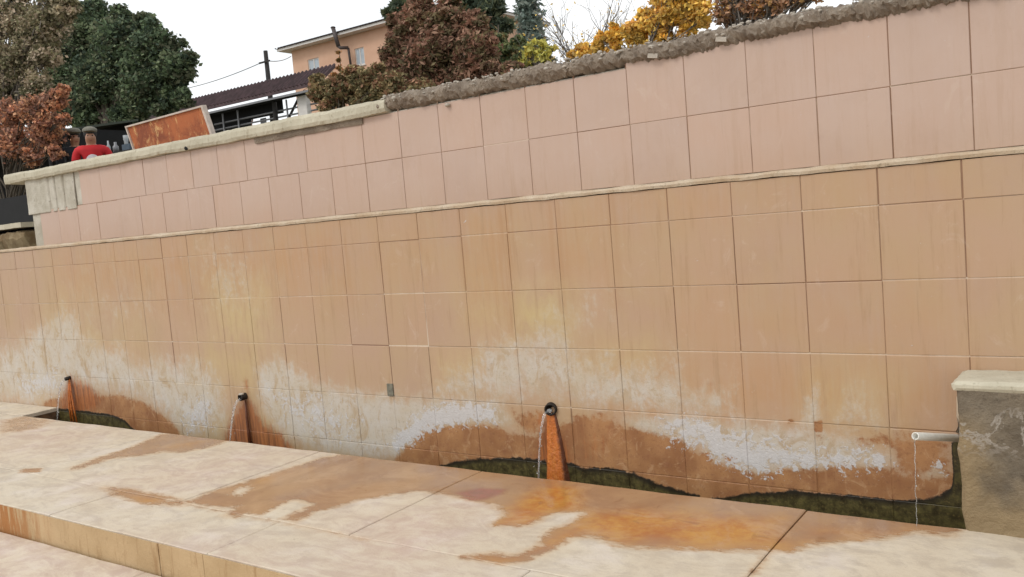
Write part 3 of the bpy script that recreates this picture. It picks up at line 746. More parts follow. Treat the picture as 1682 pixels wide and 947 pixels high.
# gutter along the foot of the wall
V = []; Fc = []
xs = np.arange(-7.99,-.50,.05)
for x in xs:
    pr = [(YG-.002,-.008),(YG-.002,-.15),(YG+.04,-.235),(-.06,-.235),(-.002,-.20)]
    for y,z in pr: V.append((x,y+.006*mn.noise(Vector((x*6,y*9,z*9))) if z<-.02 else y,z+(.012*mn.noise(Vector((x*4,y*7,2))) if z<-.1 else 0)))
for i in range(len(xs)-1):
    for k_ in range(4): a=i*5+k_; Fc.append((a,a+5,a+6,a+1))
Fc.append((0,1,2,3,4)); 
o = mk('gutter', V, Fc, M_gut, None, True); o['kind']='structure'
kw = NM('standing_water'); kw.bs.inputs['Transmission Weight'].default_value = .5
b = MB(); b.add([(-7.98,YG+.004,-.205),(-.49,YG+.004,-.205),(-.49,-.004,-.205),(-7.98,-.004,-.205)],[(0,1,2,3)])
o = b.build('water', kw.done((.06,.05,.025,1), .06, kw.noise(9,3), .15, .01)); o['kind']='structure'

# ground sheet and the rising bank behind the wall
kg = NM('bare_earth'); g1 = kg.noise(.35,6,.6); g2 = kg.noise(6,6,.7)
M_gr = kg.done(kg.mix(kg.rng(g1,.35,.65), kg.mix(g2,(.16,.13,.09,1),(.24,.2,.15,1)), kg.mix(g2,(.07,.08,.03,1),(.13,.13,.06,1))), .95, g2, .6, .05)
b = MB(); b.add([(-1500,-1500,-.32),(1500,-1500,-.32),(1500,1500,-.32),(-1500,1500,-.32)],[(0,1,2,3)])
o = b.build('ground', M_gr); o['kind']='structure'
def terr(x, y):
    if y < 4: z = 1.44
    elif y < 28: z = 1.44+(y-4)*.235
    elif y < 45: z = 7.08+(y-28)*.14
    else: z = 9.46+min(y-45,40)*.01
    return z
ys_ = [.56,1,2,3,4,5,6,8,10,12,14,17,20,24,28,32,36,40,45,55,70,95]; xs_ = np.arange(-150,60,3.0)
V = []; Fc = []
for x in xs_:
    for y in ys_: V.append((x,y,terr(x,y)+(.05*mn.noise(Vector((x*.5,y*.5,0))) if y > 1 else 0)))
n = len(ys_)
for i in range(len(xs_)-1):
    for j in range(n-1): a = i*n+j; Fc.append((a,a+n,a+n+1,a+1))
o = mk('terrain', V, Fc, M_gr, None, True); o['kind']='structure'
b = MB(); b.box((1.45,-.5,-.3),(60,.6,1.46)); b.box((-150,.3,-.3),(-13.5,.6,1.46)); o = b.build('earth_bank', M_gr); tag(o, 'earth bank holding up the raised ground past the wall end','bank')
o['kind']='structure'; 
for k_ in ('label','category'):
    if k_ in o: del o[k_]
#PART2
# ------------------------------------------------------------------ RUSTED SHEET leaning behind the coping
TL, TR, BR = at(208,207,1,.66), at(335,172,1,.66), at(353,215,1,.66)
sg = empty('rusted_sign', (TL[0]+.6,.66,1.46), 'rust streaked sheet metal panel in a white frame leaning behind the coping', 'metal sign')
A_ = Vector(TL); B_ = Vector(TR); dn = (Vector(BR)-B_).normalized(); Hh = 1.0
ux = (B_-A_).normalized(); Wd = (B_-A_).length; dn = (dn - ux*dn.dot(ux)*.55).normalized()
dn = Vector((dn.x, .10, dn.z)).normalized(); nn_ = ux.cross(dn).normalized()
def pl(u, v, w=0): return tuple(A_+ux*u+dn*v+nn_*w)
b = MB()
def slabq(b, u0,u1,v0,v1,w0,w1):
    V = [pl(u,v,w) for u in (u0,u1) for v in (v0,v1) for w in (w0,w1)]
    b.add(V, [(0,1,3,2),(4,6,7,5),(0,4,5,1),(2,3,7,6),(0,2,6,4),(1,5,7,3)])
slabq(b, .012,Wd-.012,.012,Hh,-.004,.004); b.build('panel', M_rust, sg)
for nm, q in (('frame',(0,Wd,0,.014,-.02,.022)),('frame',(0,.014,.0145,Hh,-.02,.022)),('frame',(Wd-.026,Wd,.0145,Hh,-.02,.022))):
    b = MB(); slabq(b, *q); b.build(nm, M_white_frame, sg)

# ------------------------------------------------------------------ TREES
def leafmat(name):
    k = NM(name); A = k.attr('lf'); k.bs.inputs['Subsurface Weight'].default_value = 0
    n = k.noise(3,3)
    c = k.mix(k.rng(n,.3,.7), A[4], k.mix(.25, A[4], (.02,.02,.01,1)))
    tr = k.n.new('ShaderNodeBsdfTranslucent'); k.l(c, tr.inputs[0]); ms = k.n.new('ShaderNodeMixShader'); ms.inputs[0].default_value = .25
    k.put(k.bs.inputs['Base Color'], c); k.bs.inputs['Roughness'].default_value = .75; k.bs.inputs['Specular IOR Level'].default_value = .25
    out = [x for x in k.n if x.type == 'OUTPUT_MATERIAL'][0]
    k.l(k.bs.outputs[0], ms.inputs[1]); k.l(tr.outputs[0], ms.inputs[2]); k.l(ms.outputs[0], out.inputs[0]); return k.m
M_leaf = leafmat('leaf')
def barkm(name, a, b_): 
    k = NM(name); n = k.noise(10,6,.7,k.vec((3,3,.5))); return k.done(k.mix(n, a, b_), .9, n, .7, .03)
M_bark = barkm('bark', (.05,.04,.03,1), (.15,.12,.09,1)); M_twig = barkm('grey_twig', (.10,.085,.07,1), (.24,.2,.17,1))
LEAFGAIN = 3.1
def lin(c): return np.array(srgb(*c)[:3])
def leaves(centers, radii, per, size, pal, parent, name='crown', elong=1.7, up=.3, spread=.5):
    centers = np.asarray(centers); n = len(centers)*per
    ci = np.repeat(np.arange(len(centers)), per)
    d = rng.normal(size=(n,3)); d /= np.linalg.norm(d,axis=1)[:,None]; rr = rng.random(n)**spread
    P = centers[ci] + rng.normal(size=(n,3))*np.asarray(radii)[ci]*spread
    a = rng.normal(size=(n,3)); a[:,2] *= up+.5; a /= np.linalg.norm(a,axis=1)[:,None]
    b_ = np.cross(a, rng.normal(size=(n,3))); b_ /= np.linalg.norm(b_,axis=1)[:,None]
    s = size*(.35+1.3*rng.random(n)**1.3); a *= (s*elong/2)[:,None]; b_ *= (s/2)[:,None]
    V = np.stack([P-a, P-a*.1+b_, P+a, P-a*.1-b_], 1).reshape(-1,3)
    Fq = np.arange(n*4).reshape(n,4)
    pal = np.array([lin(c) for c in pal]); cp = rng.integers(0,len(pal),len(centers))
    pick = np.where(rng.random(n) < .65, cp[ci], rng.integers(0,len(pal),n))
    col = pal[pick]*LEAFGAIN*(.75+.5*rng.random(n))[:,None]*(.8+.4*rng.random(len(centers)))[ci][:,None]
    C = np.repeat(np.concatenate([col, np.ones((n,1))],1), 4, 0)
    return mk(name, V, Fq, M_leaf, parent, False, {'lf': C})
def clumps(blobs, Y, k, flat=.85, rs=.33, ydep=.8):
    """blobs are crown masses given where they stand in the view at depth plane Y"""
    C = []; R = []
    for (px,py,r) in blobs:
        c = at(px,py,1,Y); rad = r*dep(c)/F
        m_ = max(3, int(k*(r/40)**1.4))
        for _ in range(m_):
            d = rng.normal(size=3); d /= np.linalg.norm(d); q = c + d*rad*(rng.random()**.45)*np.array([1,ydep,flat])*.85
            C.append(q); s = rad*rs*(.6+.8*rng.random()); R.append([s*1.15,s,s*.75])
    return np.array(C), np.array(R)
def tree(name, Y, blobs, label, cat, pal, k=26, per=90, size=.09, base=None, group=None, limbs=24, tr=.12, mat=None, rs=.33, spread=.62, elong=1.7, bare=0):
    C, R = clumps(blobs, Y, k, rs=rs)
    mn_ = C.mean(0); bx, by = (mn_[0], mn_[1]) if base is None else (at(base,300,1,Y)[0], Y)
    z0 = terr(bx, by)-.1
    t = empty(name, (bx,by,z0), label, cat, group)
    ztop = C[:,2].max(); b = MB()
    zc = z0 + (ztop-z0)*.3
    b.tube([(bx,by,z0),(bx+.04,by,z0+(ztop-z0)*.35),(bx-.05,by+.03,z0+(ztop-z0)*.65),(bx,by,ztop-.15)], [tr,tr*.8,tr*.5,tr*.12], 8)
    b.build('trunk', mat or M_bark, t, True)
    b = MB(); ids = rng.choice(len(C), min(limbs,len(C)), replace=False)
    for i in ids:
        e = C[i]; z_ = z0+(ztop-z0)*rng.uniform(.15,.6); z_ = min(z_, e[2]); s = Vector((bx,by,z_)); e = Vector(e)
        mid = s.lerp(e,.5)+Vector((rng.normal()*.1,rng.normal()*.1,.12*(e-s).length))
        b.tube([s,mid,e],[tr*.35,tr*.2,tr*.05],5,False)
        for _ in range(3+bare):
            q = e+Vector(rng.normal(size=3)*np.array(R[i])*1.3); b.tube([mid.lerp(e,.5),e.lerp(q,.4)+Vector((0,0,.03)),q],[tr*.09,tr*.06,.004],4,False)
    b.build('branches', mat or M_bark, t, True)
    leaves(C, R, per, size, pal, t, spread=spread, elong=elong)
    return t
DG = [(56,66,52),(64,76,56),(74,86,62),(48,58,48),(90,98,74),(70,72,56)]
tree('evergreen_tree', 12, [(150,60,48),(205,70,52),(255,80,40),(290,112,32),(180,125,62),(245,130,50),(210,190,34),(150,195,30),(270,175,24),(300,160,18),(120,110,52),(110,60,44),(200,28,20),(240,40,22),(150,20,28),(308,95,14),(300,70,8),(130,165,50),(230,165,34),(285,150,24)],
     'large dark green broad evergreen tree left of the rusted panel', 'tree', DG, 80, 190, .07, 190, limbs=60, tr=.22, rs=.2, spread=.8)
OL = [(112,104,84),(96,92,70),(128,118,98),(84,82,62),(140,126,110)]
tree('olive_tree', 6.5, [(20,30,46),(70,40,44),(30,100,50),(10,150,40),(75,85,32),(60,140,30),(110,15,26),(20,-20,40),(90,-15,34)],
     'grey olive leaved tree filling the top left corner', 'tree', OL, 50, 110, .045, 20, limbs=60, tr=.12, mat=M_twig, rs=.26, bare=5)
RU = [(128,92,74),(150,106,80),(112,80,68),(160,122,94),(96,72,60)]
tree('russet_tree', 3.2, [(20,190,34),(60,180,32),(90,165,22),(100,148,14),(30,235,38),(75,215,34),(100,195,16),(92,250,16),(-20,220,40),(55,255,20)],
     'low tree with russet orange autumn leaves at the left edge', 'tree', RU, 60, 60, .034, 10, limbs=40, tr=.05, rs=.25, bare=2)
RB = [(100,74,62),(112,82,68),(84,66,52),(118,92,76),(76,68,50),(92,82,60)]
tree('cypress_shrub', 5.0, [(690,30,34),(735,40,44),(660,70,32),(720,90,62),(780,80,42),(800,115,30),(660,120,34),(710,140,46),(770,135,40),(645,155,22),(840,120,24),(690,8,22),(735,-6,22),(648,38,18),(775,40,28),(640,90,20),(636,125,18)],
     'big reddish brown conifer bush behind the middle of the coping', 'conifer', RB, 90, 130, .028, 715, limbs=60, tr=.08, rs=.16, spread=.75, elong=2.4)
HB = [(104,92,66),(90,82,58),(116,100,72),(108,80,62),(80,76,54)]
tree('brown_hedge_shrub', 4.2, [(530,150,26),(560,145,28),(600,135,26),(635,140,28),(545,175,22),(600,165,24),(650,160,24),(520,130,12),(580,118,14),(620,112,12),(690,150,22)],
     'lower brown olive shrub in front of the peach house', 'shrub', HB, 130, 150, .026, 590, limbs=30, tr=.04, rs=.24)
PN = [(58,66,54),(70,78,60),(48,56,46),(84,88,66)]
tree('pine_tree', 9.5, [(655,8,16),(640,22,9),(760,5,26),(800,18,24),(790,45,22),(830,42,10),(770,60,24),(815,90,26),(850,95,20),(680,0,14),(820,66,10)],
     'grey green pine rising behind the reddish conifer bush', 'tree', PN, 80, 120, .07, 780, limbs=30, tr=.12, rs=.24, elong=2.6)
GB = [(66,76,54),(78,86,58),(92,96,62),(96,84,58)]
tree('green_shrub', 6.5, [(790,95,24),(830,85,24),(865,88,24),(845,108,20),(800,115,20),(885,95,16),(770,70,24),(815,68,18),(850,72,14),(755,50,18),(900,100,10),(870,112,12)],
     'dark green leafy bush between the conifer bush and the spruce', 'shrub', GB, 70, 110, .036, 840, limbs=24, tr=.05, rs=.26)
YG_ = [(136,132,72),(152,146,78),(116,118,66),(168,154,84)]
tree('yellow_green_shrub', 5.4, [(875,82,15),(895,92,15),(862,104,12),(885,72,9),(905,78,8)],
     'small yellow green bush below the blue green spruce', 'shrub', YG_, 26, 34, .042, 885, limbs=18, tr=.03, rs=.35)
YL = [(172,142,66),(160,130,60),(180,152,80),(146,122,66),(164,130,72)]
tree('yellow_tree', 6.0, [(1010,62,16),(985,72,14),(955,76,11),(1045,48,22),(1080,36,26),(1105,20,30),(1140,18,26),(1130,-8,28),(1090,-5,22),(1060,25,14),(1155,34,14),(1010,84,16),(1050,70,20),(960,92,14),(940,88,9),(985,88,14),(1090,60,18),(1130,48,16),(1010,45,8),(985,58,7)],
     'bright yellow autumn tree behind the rubble coping', 'tree', YL, 60, 70, .034, 1090, limbs=50, tr=.05, mat=M_twig, rs=.3, bare=3)
BT = [(134,104,82),(152,116,90),(116,92,76),(160,128,84)]
tree('brown_shrub', 6.5, [(1190,20,26),(1235,12,26),(1275,4,24),(1310,-6,20),(1200,-10,26),(1250,-20,24),(1340,-14,18)],
     'bare brown bush with few leaves right of the yellow tree', 'shrub', BT, 40, 40, .034, 1240, limbs=60, tr=.05, mat=M_twig, rs=.35, bare=6)
# spruce with drooping whorls
c0 = at(866,-22,1,12); t0_ = at(874,140,1,12); sp = empty('spruce_tree', (c0[0],12,terr(c0[0],12)-.1), 'pointed blue green spruce standing against the sky', 'conifer')
ztop = c0[2]; zb_ = terr(c0[0],12); b = MB(); b.tube([(c0[0],12,zb_-.1),(c0[0],12,ztop)],[.14,.015],8); b.build('trunk', M_bark, sp, True)
C = []; R = []; b = MB(); Lm = 44*dep(c0)/F
zvis = at(866,135,1,12)[2]
for i in range(30):
    t = (i+.5)/30; z = ztop-(ztop-zvis+1.5)*t
    L_ = Lm*(.08+.95*t)*(.8+.4*rng.random())
    for k_ in range(7):
        w = rng.random()*6.28; e = np.array([c0[0]+math.cos(w)*L_, 12+math.sin(w)*L_, z-.18*L_]); s = np.array([c0[0],12,z])
        b.tube([s,(s+e)/2+np.array([0,0,.03]),e],[.02,.014,.005],4,False)
        for f in (.35,.6,.8,1.0):
            C.append(s+(e-s)*f); R.append([.17,.17,.05])
b.tube([(c0[0],12,zb_),(c0[0],12,ztop)],[.03,.01],5); b.build('branches', M_bark, sp, True)
leaves(C, R, 11, .045, [(78,88,82),(92,100,94),(68,78,72),(104,110,102)], sp, elong=2.8, spread=.6)
# leafless twiggy saplings against the sky
def twiggy(pxs, Y, label, top, seed, leafpal=None):
    rr_ = random.Random(seed); c = at(pxs, 90, 1, Y); z0 = terr(c[0],Y)-.05; t = empty('bare_sapling', (c[0],Y,z0), label, 'sapling', 'leafless saplings behind the rubble coping')
    b = MB(); H_ = at(pxs,top,1,Y)[2]-z0; ends = []
    def grow(p, d, L_, r, lv):
        q = p + d*L_; mid = p.lerp(q,.5)+Vector((rr_.gauss(0,.03),rr_.gauss(0,.03),0))*L_
        b.tube([p,mid,q],[r,r*.8,r*.6],5 if lv < 2 else 4,False)
        if lv >= 4: ends.append(q); return
        for _ in range(3 if lv < 3 else 2):
            e = (d + Vector((rr_.gauss(0,.42),rr_.gauss(0,.42),rr_.gauss(.12,.2)))).normalized(); grow(q if rr_.random() < .6 else mid, e, L_*rr_.uniform(.5,.8), r*.6, lv+1)
    for _ in range(4): grow(Vector((c[0],Y,z0)), Vector((rr_.gauss(0,.16),rr_.gauss(0,.16),1)).normalized(), H_*.42, .02, 0)
    b.ell((c[0],Y,z0),(.05,.05,.06),8,6); b.build('branches', M_twig, t, True)
    leaves([tuple(e) for e in ends], [[.06,.06,.06]]*len(ends), 1, .022, leafpal or [(190,160,80),(150,130,90)], t, name='leaves')
twiggy(925, 6.2, 'leafless sapling just right of the blue green spruce', 45, 3)
twiggy(965, 6.6, 'tall thin leafless sapling left of the yellow tree', 0, 5)
twiggy(1015, 6.9, 'twiggy sapling rising above the left end of the yellow tree', -10, 8)

# ------------------------------------------------------------------ PEACH HOUSE on the rise
HY = 45.0
xl = at(483,125,1,HY)[0]; xr = xl+17; ze = 16.25; zb_ = 8.8
hs_ = empty('peach_house', (xl,HY,zb_), 'peach painted two storey house with dark tiled roof beyond the shrubs', 'house')
M_peach = concrete('peach_render', srgb(222,178,150), srgb(230,188,160), srgb(212,168,140), .8, .2, .02)
M_trim = simple('painted_trim', srgb(226,220,214), .6, .06, 3); M_rtile = simple('dark_roof_tile', srgb(74,62,62), .8, .25, 3, .8)
M_glass = NM('window_glass'); M_glass = M_glass.done(srgb(186,196,204), .08, None)
wins = []
for (x0,y0,x1,y1) in ((505,97,526,122),(582,79,600,107)):
    a = at(x0,y0,1,HY); c_ = at(x1,y1,1,HY); a2 = at(x0,y1,1,HY)
    wins.append((a[0], c_[0], (c_[2]+a2[2])/2, a[2]-.05))
b = MB()   # front wall with real window openings
xsb = [xl]+[v for w_ in wins for v in (w_[0],w_[1])]+[xr]
for i in range(0,len(xsb)-1):
    if i % 2 == 0: b.box((xsb[i],HY,zb_),(xsb[i+1],HY+.25,ze))
    else:
        w_ = wins[i//2]; b.box((w_[0],HY,zb_),(w_[1],HY+.25,w_[2])); b.box((w_[0],HY,w_[3]),(w_[1],HY+.25,ze))
b.box((xl,HY+.251,zb_),(xl+.25,HY+10,ze)); b.box((xr-.25,HY+.251,zb_),(xr,HY+10,ze)); b.box((xl+.25,HY+9.75,zb_),(xr-.25,HY+10,ze)); b.build('wall', M_peach, hs_)
for w_ in wins:
    b = MB(); x0,x1,z0,z1 = w_; fr = .09
    b.box((x0,HY+.06,z0),(x0+fr,HY+.14,z1)); b.box((x1-fr,HY+.06,z0),(x1,HY+.14,z1)); b.box((x0+fr,HY+.06,z1-fr),(x1-fr,HY+.14,z1)); b.box((x0+fr,HY+.06,z0),(x1-fr,HY+.14,z0+fr))
    xm = (x0+x1)/2; b.box((xm-.05,HY+.065,z0+fr),(xm+.05,HY+.135,z1-fr)); fo = b.build('window', M_trim, hs_)
    b = MB(); b.box((x0+fr,HY+.09,z0+fr),(xm-.05,HY+.1,z1-fr)); b.box((xm+.05,HY+.09,z0+fr),(x1-fr,HY+.1,z1-fr)); b.build('pane', M_glass, fo)
    b = MB(); b.box((x0+fr,HY+.3,z0+fr),(x0+fr+(x1-x0)*.75,HY+.34,z1-.1)); b.build('curtain', simple('net_curtain',srgb(225,225,228),.9,.05,3), fo)
    b = MB(); b.box((x0-.1,HY-.1,z0-.08),(x1+.1,HY+.05,z0-.003)); b.build('sill', M_trim, fo)
b = MB(); b.box((xl-.8,HY-.8,ze+.003),(xr+.8,HY+10.8,ze+.2)); b.build('eave', M_trim, hs_)
b = MB(); V = [(xl-.9,HY-.9,ze+.203),(xr+.9,HY-.9,ze+.203),(xr+.9,HY+10.9,ze+.203),(xl-.9,HY+10.9,ze+.203),(xl+4.2,HY+5,ze+1.9),(xr-4.2,HY+5,ze+1.9)]
b.add(V,[(0,3,2,1),(0,1,5,4),(2,3,4,5),(1,2,5),(3,0,4)])
for x in np.arange(xl-.85,xr+.85,.32):
    t_ = min(1,(x-xl+.9)/5.1,(xr+.9-x)/5.1); b.tube([(x,HY-.92,ze+.23),(x,HY-.9+5.9*t_,ze+.23+1.69*t_)],.05,5)
b.build('roof', M_rtile, hs_)
pp = at(547,45,1,HY-1.0); pb_ = at(556,76,1,HY-1.0); pc = at(572,78,1,HY-.5); pd = at(577,112,1,HY-.3)
b = MB(); b.tube([tuple(pp),tuple(pb_)],.16,10); b.tube([tuple(pb_),(pb_[0]+.15,HY-.95,pb_[2]-.12),tuple(pc)],.12,10); b.tube([tuple(pc),tuple(pd)],.09,8); b.ell(tuple(pp),(.2,.2,.1),10,6)
b.build('stove_pipe', simple('sooty_pipe',srgb(76,66,64),.6,.2,3), hs_, True)
p0 = at(595,112,1,HY-2.2); p1 = at(660,100,1,HY-2.2)
b = MB(); b.add([(p0[0],HY-2.4,p0[2]-.25),(p0[0]+9,HY-2.4,p0[2]-.25),(p0[0]+9,HY-.003,p0[2]+.45),(p0[0],HY-.003,p0[2]+.45),(p0[0],HY-2.4,p0[2]-.4),(p0[0]+9,HY-2.4,p0[2]-.4),(p0[0]+9,HY-.003,p0[2]+.3),(p0[0],HY-.003,p0[2]+.3)],[(0,1,2,3),(7,6,5,4),(0,4,5,1),(2,6,7,3),(0,3,7,4),(1,5,6,2)])
b.build('porch_roof', simple('red_roof_tile',srgb(128,78,66),.8,.2,3,.5), hs_)
# creeper beside the pipe
C, R = clumps([(556,86,5),(558,98,6),(556,110,7),(566,118,8),(548,122,8)], HY-1.2, 60, rs=.5)
cb = empty('creeper', (C[:,0].mean(),HY-1.2,terr(0,HY-1.2)), 'thin brown climbing plant on the house under the stove pipe', 'plant')
b = MB(); b.tube([(C[:,0].mean(),HY-1.2,terr(0,44)),(C[:,0].mean()+.1,HY-1.1,C[:,2].max())],[.08,.02],6); b.build('stem', M_bark, cb, True)
leaves(C, R, 12, .16, [(110,84,54),(130,92,60),(84,74,46)], cb, name='leaves')

# ------------------------------------------------------------------ UTILITY POLE and cables
q0 = at(436,83,1,33); zt_ = terr(0,33)
po = empty('utility_pole', (q0[0],33,zt_), 'slim dark utility pole above the maroon canopy', 'pole')
b = MB(); b.tube([(q0[0],33,zt_-.2),(q0[0],33,q0[2])],[.18,.13],10); b.build('shaft', M_dark, po, True)
b = MB(); b.box((q0[0]-.5,32.8,q0[2]-.75),(q0[0]+.5,32.86,q0[2]-.65)); b.build('crossarm', M_dark, po)
for e in (at(300,146,1,38), at(478,92,1,HY-1.1)):
    s_ = Vector((q0[0],32.95,q0[2]-.6)); e = Vector(e); b = MB()
    pts = [s_.lerp(e,i/12)-Vector((0,0,.18*4*(i/12)*(1-i/12))) for i in range(13)]
    b.tube(pts,.028,5); o = b.build('power_cable', M_grey, None, True)
    tag(o, 'thin cable running left from the pole into the big evergreen' if e.x < s_.x-5 else 'thin cable running from the pole to the peach house', 'cable', 'cables at the pole')

# ------------------------------------------------------------------ MAROON CANOPY with posts and rails
CY = 28.0; zf = terr(0,CY)
e0 = at(350,188,1,CY); e1 = at(505,150,1,CY); zc = (e0[2]+e1[2])/2; xa = at(300,200,1,CY)[0]-4; xb = e1[0]+1.2
r0 = at(410,139,1,CY+.9)
cn_ = empty('open_canopy', ((xa+xb)/2,CY,zf), 'long open sided canopy with maroon tiled roof on thin posts', 'canopy')
M_mar = simple('maroon_roof_tile', srgb(82,62,64), .75, .3, 2.5, .8)
zr = r0[2]
b = MB(); b.add([(xa,CY-.3,zc+.35),(xb,CY-.3,zc+.35),(xb,CY+1.0,zr),(xa,CY+1.0,zr),(xa,CY-.3,zc+.2),(xb,CY-.3,zc+.2),(xb,CY+1.0,zr-.15),(xa,CY+1.0,zr-.15)],[(0,1,2,3),(7,6,5,4),(0,4,5,1),(2,6,7,3),(0,3,7,4),(1,5,6,2)])
for x in np.arange(xa,xb,.3): b.tube([(x,CY-.32,zc+.37),(x,CY+1.0,zr+.03)],.07,5)
b.build('roof', M_mar, cn_)
b = MB(); b.box((xa,CY-.2,zc+.0),(xb,CY-.12,zc+.1)); b.build('gutter_rail', M_grey, cn_)
v1 = at(440,172,1,CY)[0]
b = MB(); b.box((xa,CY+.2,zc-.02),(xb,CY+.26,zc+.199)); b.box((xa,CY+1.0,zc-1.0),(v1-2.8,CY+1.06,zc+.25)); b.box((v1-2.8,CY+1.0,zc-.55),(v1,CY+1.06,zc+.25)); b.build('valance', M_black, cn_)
for px in (447,467,497,385,360):
    x = at(px,180,1,CY+.3)[0]; b = MB(); r_ = .10 if px != 497 else .34
    if px == 497: b.box((x-r_,CY+.3,zf-.1),(x+r_,CY+.6,zc+.18))
    elif px == 447: b.tube([(x,CY+.5,zf-.1),(x,CY+.5,zc)],.13,8)
    else: b.tube([(x,CY+.5,zf-.1),(x,CY+.5,zc)],.05,8)
    b.build('post', M_trim if px == 497 else (M_dark if px == 447 else M_grey), cn_)
zr1 = at(430,188,1,CY+.6)[2]; zr2 = at(430,198,1,CY+.6)[2]
for z in (zr1, zr2, zr2-.5):
    b = MB(); b.tube([(at(352,200,1,CY+.6)[0],CY+.6,z),(xb-.5,CY+.6,z)],.05,6); b.build('rail', M_grey, cn_, True)
b = MB(); a_ = at(474,194,1,CY+.6); c_ = at(490,162,1,CY+.6); b.tube([tuple(a_),tuple(c_)],.07,6); b.build('brace', M_dark, cn_, True)
# chairs stacked along the rail: slim dark outdoor chairs
def chair(px, Y, label, mat):
    p = at(px,200,1,Y); z = terr(p[0],Y); c = empty('patio_chair', (p[0],Y,z), label, 'chair', 'chairs under the canopy'); x = p[0]
    lift = at(px,200,1,Y)[2]-z-.42
    b = MB(); b.box((x-.24,Y-.22,z+.42),(x+.24,Y+.22,z+.46)); b.build('seat', mat, c)
    b = MB(); b.box((x-.24,Y+.19,z+.47),(x+.24,Y+.23,z+1.02)); b.build('backrest', mat, c)
    for sx2 in (-.22,.22):
        for sy in (-.2,.2): b = MB(); b.tube([(x+sx2,Y+sy,z),(x+sx2,Y+sy,z+.43)],.02,6); b.build('leg', mat, c)
for px, lb in ((366,'grey chair at the left end under the canopy'),(386,'second grey chair from the left under the canopy'),(428,'grey chair right of the dark figure under the canopy')):
    chair(px, CY+1.1, lb, M_grey)

# ------------------------------------------------------------------ DARK STALL with awning at the left
SY = 4.6
a1 = at(226,186,1,SY+1.4); a0 = (a1[0]-10,0,0); zs = terr(0,SY)
st = empty('market_stall', (a1[0]-2,SY,zs), 'dark shaded stall with a green grey awning under the big evergreen', 'stall')
za = at(170,193,1,SY)[2]
b = MB(); b.add([(a0[0]-2,SY-.4,za-.1),(a1[0],SY-.4,za-.1),(a1[0],SY+1.4,za+.2),(a0[0]-2,SY+1.4,za+.2),(a0[0]-2,SY-.4,za-.14),(a1[0],SY-.4,za-.14),(a1[0],SY+1.4,za+.16),(a0[0]-2,SY+1.4,za+.16)],[(0,1,2,3),(7,6,5,4),(0,4,5,1),(2,6,7,3),(0,3,7,4),(1,5,6,2)])
b.build('awning', simple('green_grey_awning',srgb(70,76,66),.8,.2,2), st)
b = MB(); b.box((a0[0]-2,SY+1.25,zs-.1),(a1[0]-.05,SY+1.3,za+.15)); b.box((a1[0]-.1,SY-.1,zs-.1),(a1[0]-.04,SY+1.24,za-.03)); b.build('shade_backing', M_black, st)  # black sheets stand in for the shade under awning and tree
for x in (a0[0]-1.9, (a0[0]+a1[0])/2, a1[0]-.2): b = MB(); b.tube([(x,SY-.3,zs-.1),(x,SY-.3,za-.15)],.03,8); b.build('post', M_dark, st)
b = MB(); 

# rubble wall at the far left end
ra = at(0,371,1,.5); rw = empty('rubble_wall', (-11.5,.5,1.46), 'low tan rubble wall with a white cap past the left end of the tiles', 'wall')
xs = np.arange(-13.4,-8.98,.05)
rough_strip('body', xs, [(.42,1.48),(.38,1.6),(.40,ra[2]-.09),(.6,ra[2]-.09),(.6,1.48)], .03, concrete('tan_rubble', srgb(150,122,84), srgb(206,184,144), srgb(110,90,64), 7, 1, .04), rw, 5, False, 2, True, .01)
rough_strip('cap', xs, [(.37,ra[2]-.05),(.37,ra[2]),(.62,ra[2]),(.62,ra[2]-.05)], .004, M_cope, rw, 5, False, 4)
b = MB(); b.box((-13.4,.62,1.46),(-9.05,.68,2.05)); o = b.build('shade_board', M_black, rw)  # added black sheet, paints the dark shade seen beyond the rubble wall

# ------------------------------------------------------------------ PEOPLE
def skin_mesh(name, joints, edges, radii, mat, parent, root=0, sub=1):
    me = bpy.data.meshes.new(name+'_src'); me.from_pydata(joints, edges, []); ob = bpy.data.objects.new(name+'_src', me); COL.objects.link(ob)
    md = ob.modifiers.new('s','SKIN'); md.use_smooth_shade = True
    for i, r in enumerate(radii):
        sv_ = me.skin_vertices[0].data[i]; sv_.radius = r if isinstance(r, tuple) else (r, r); sv_.use_root = (i == root)
    sb = ob.modifiers.new('u','SUBSURF'); sb.levels = sub; sb.render_levels = sub
    dg = bpy.context.evaluated_depsgraph_get(); dg.update(); out = bpy.data.meshes.new_from_object(ob.evaluated_get(dg)); out.name = name
    bpy.data.objects.remove(ob); out.materials.clear(); out.materials.append(mat)
    for p_ in out.polygons: p_.use_smooth = True
    o = bpy.data.objects.new(name, out); COL.objects.link(o); o.parent = parent; return o
M_skin = simple('skin', srgb(176,128,102), .5, .08, 20, .1)
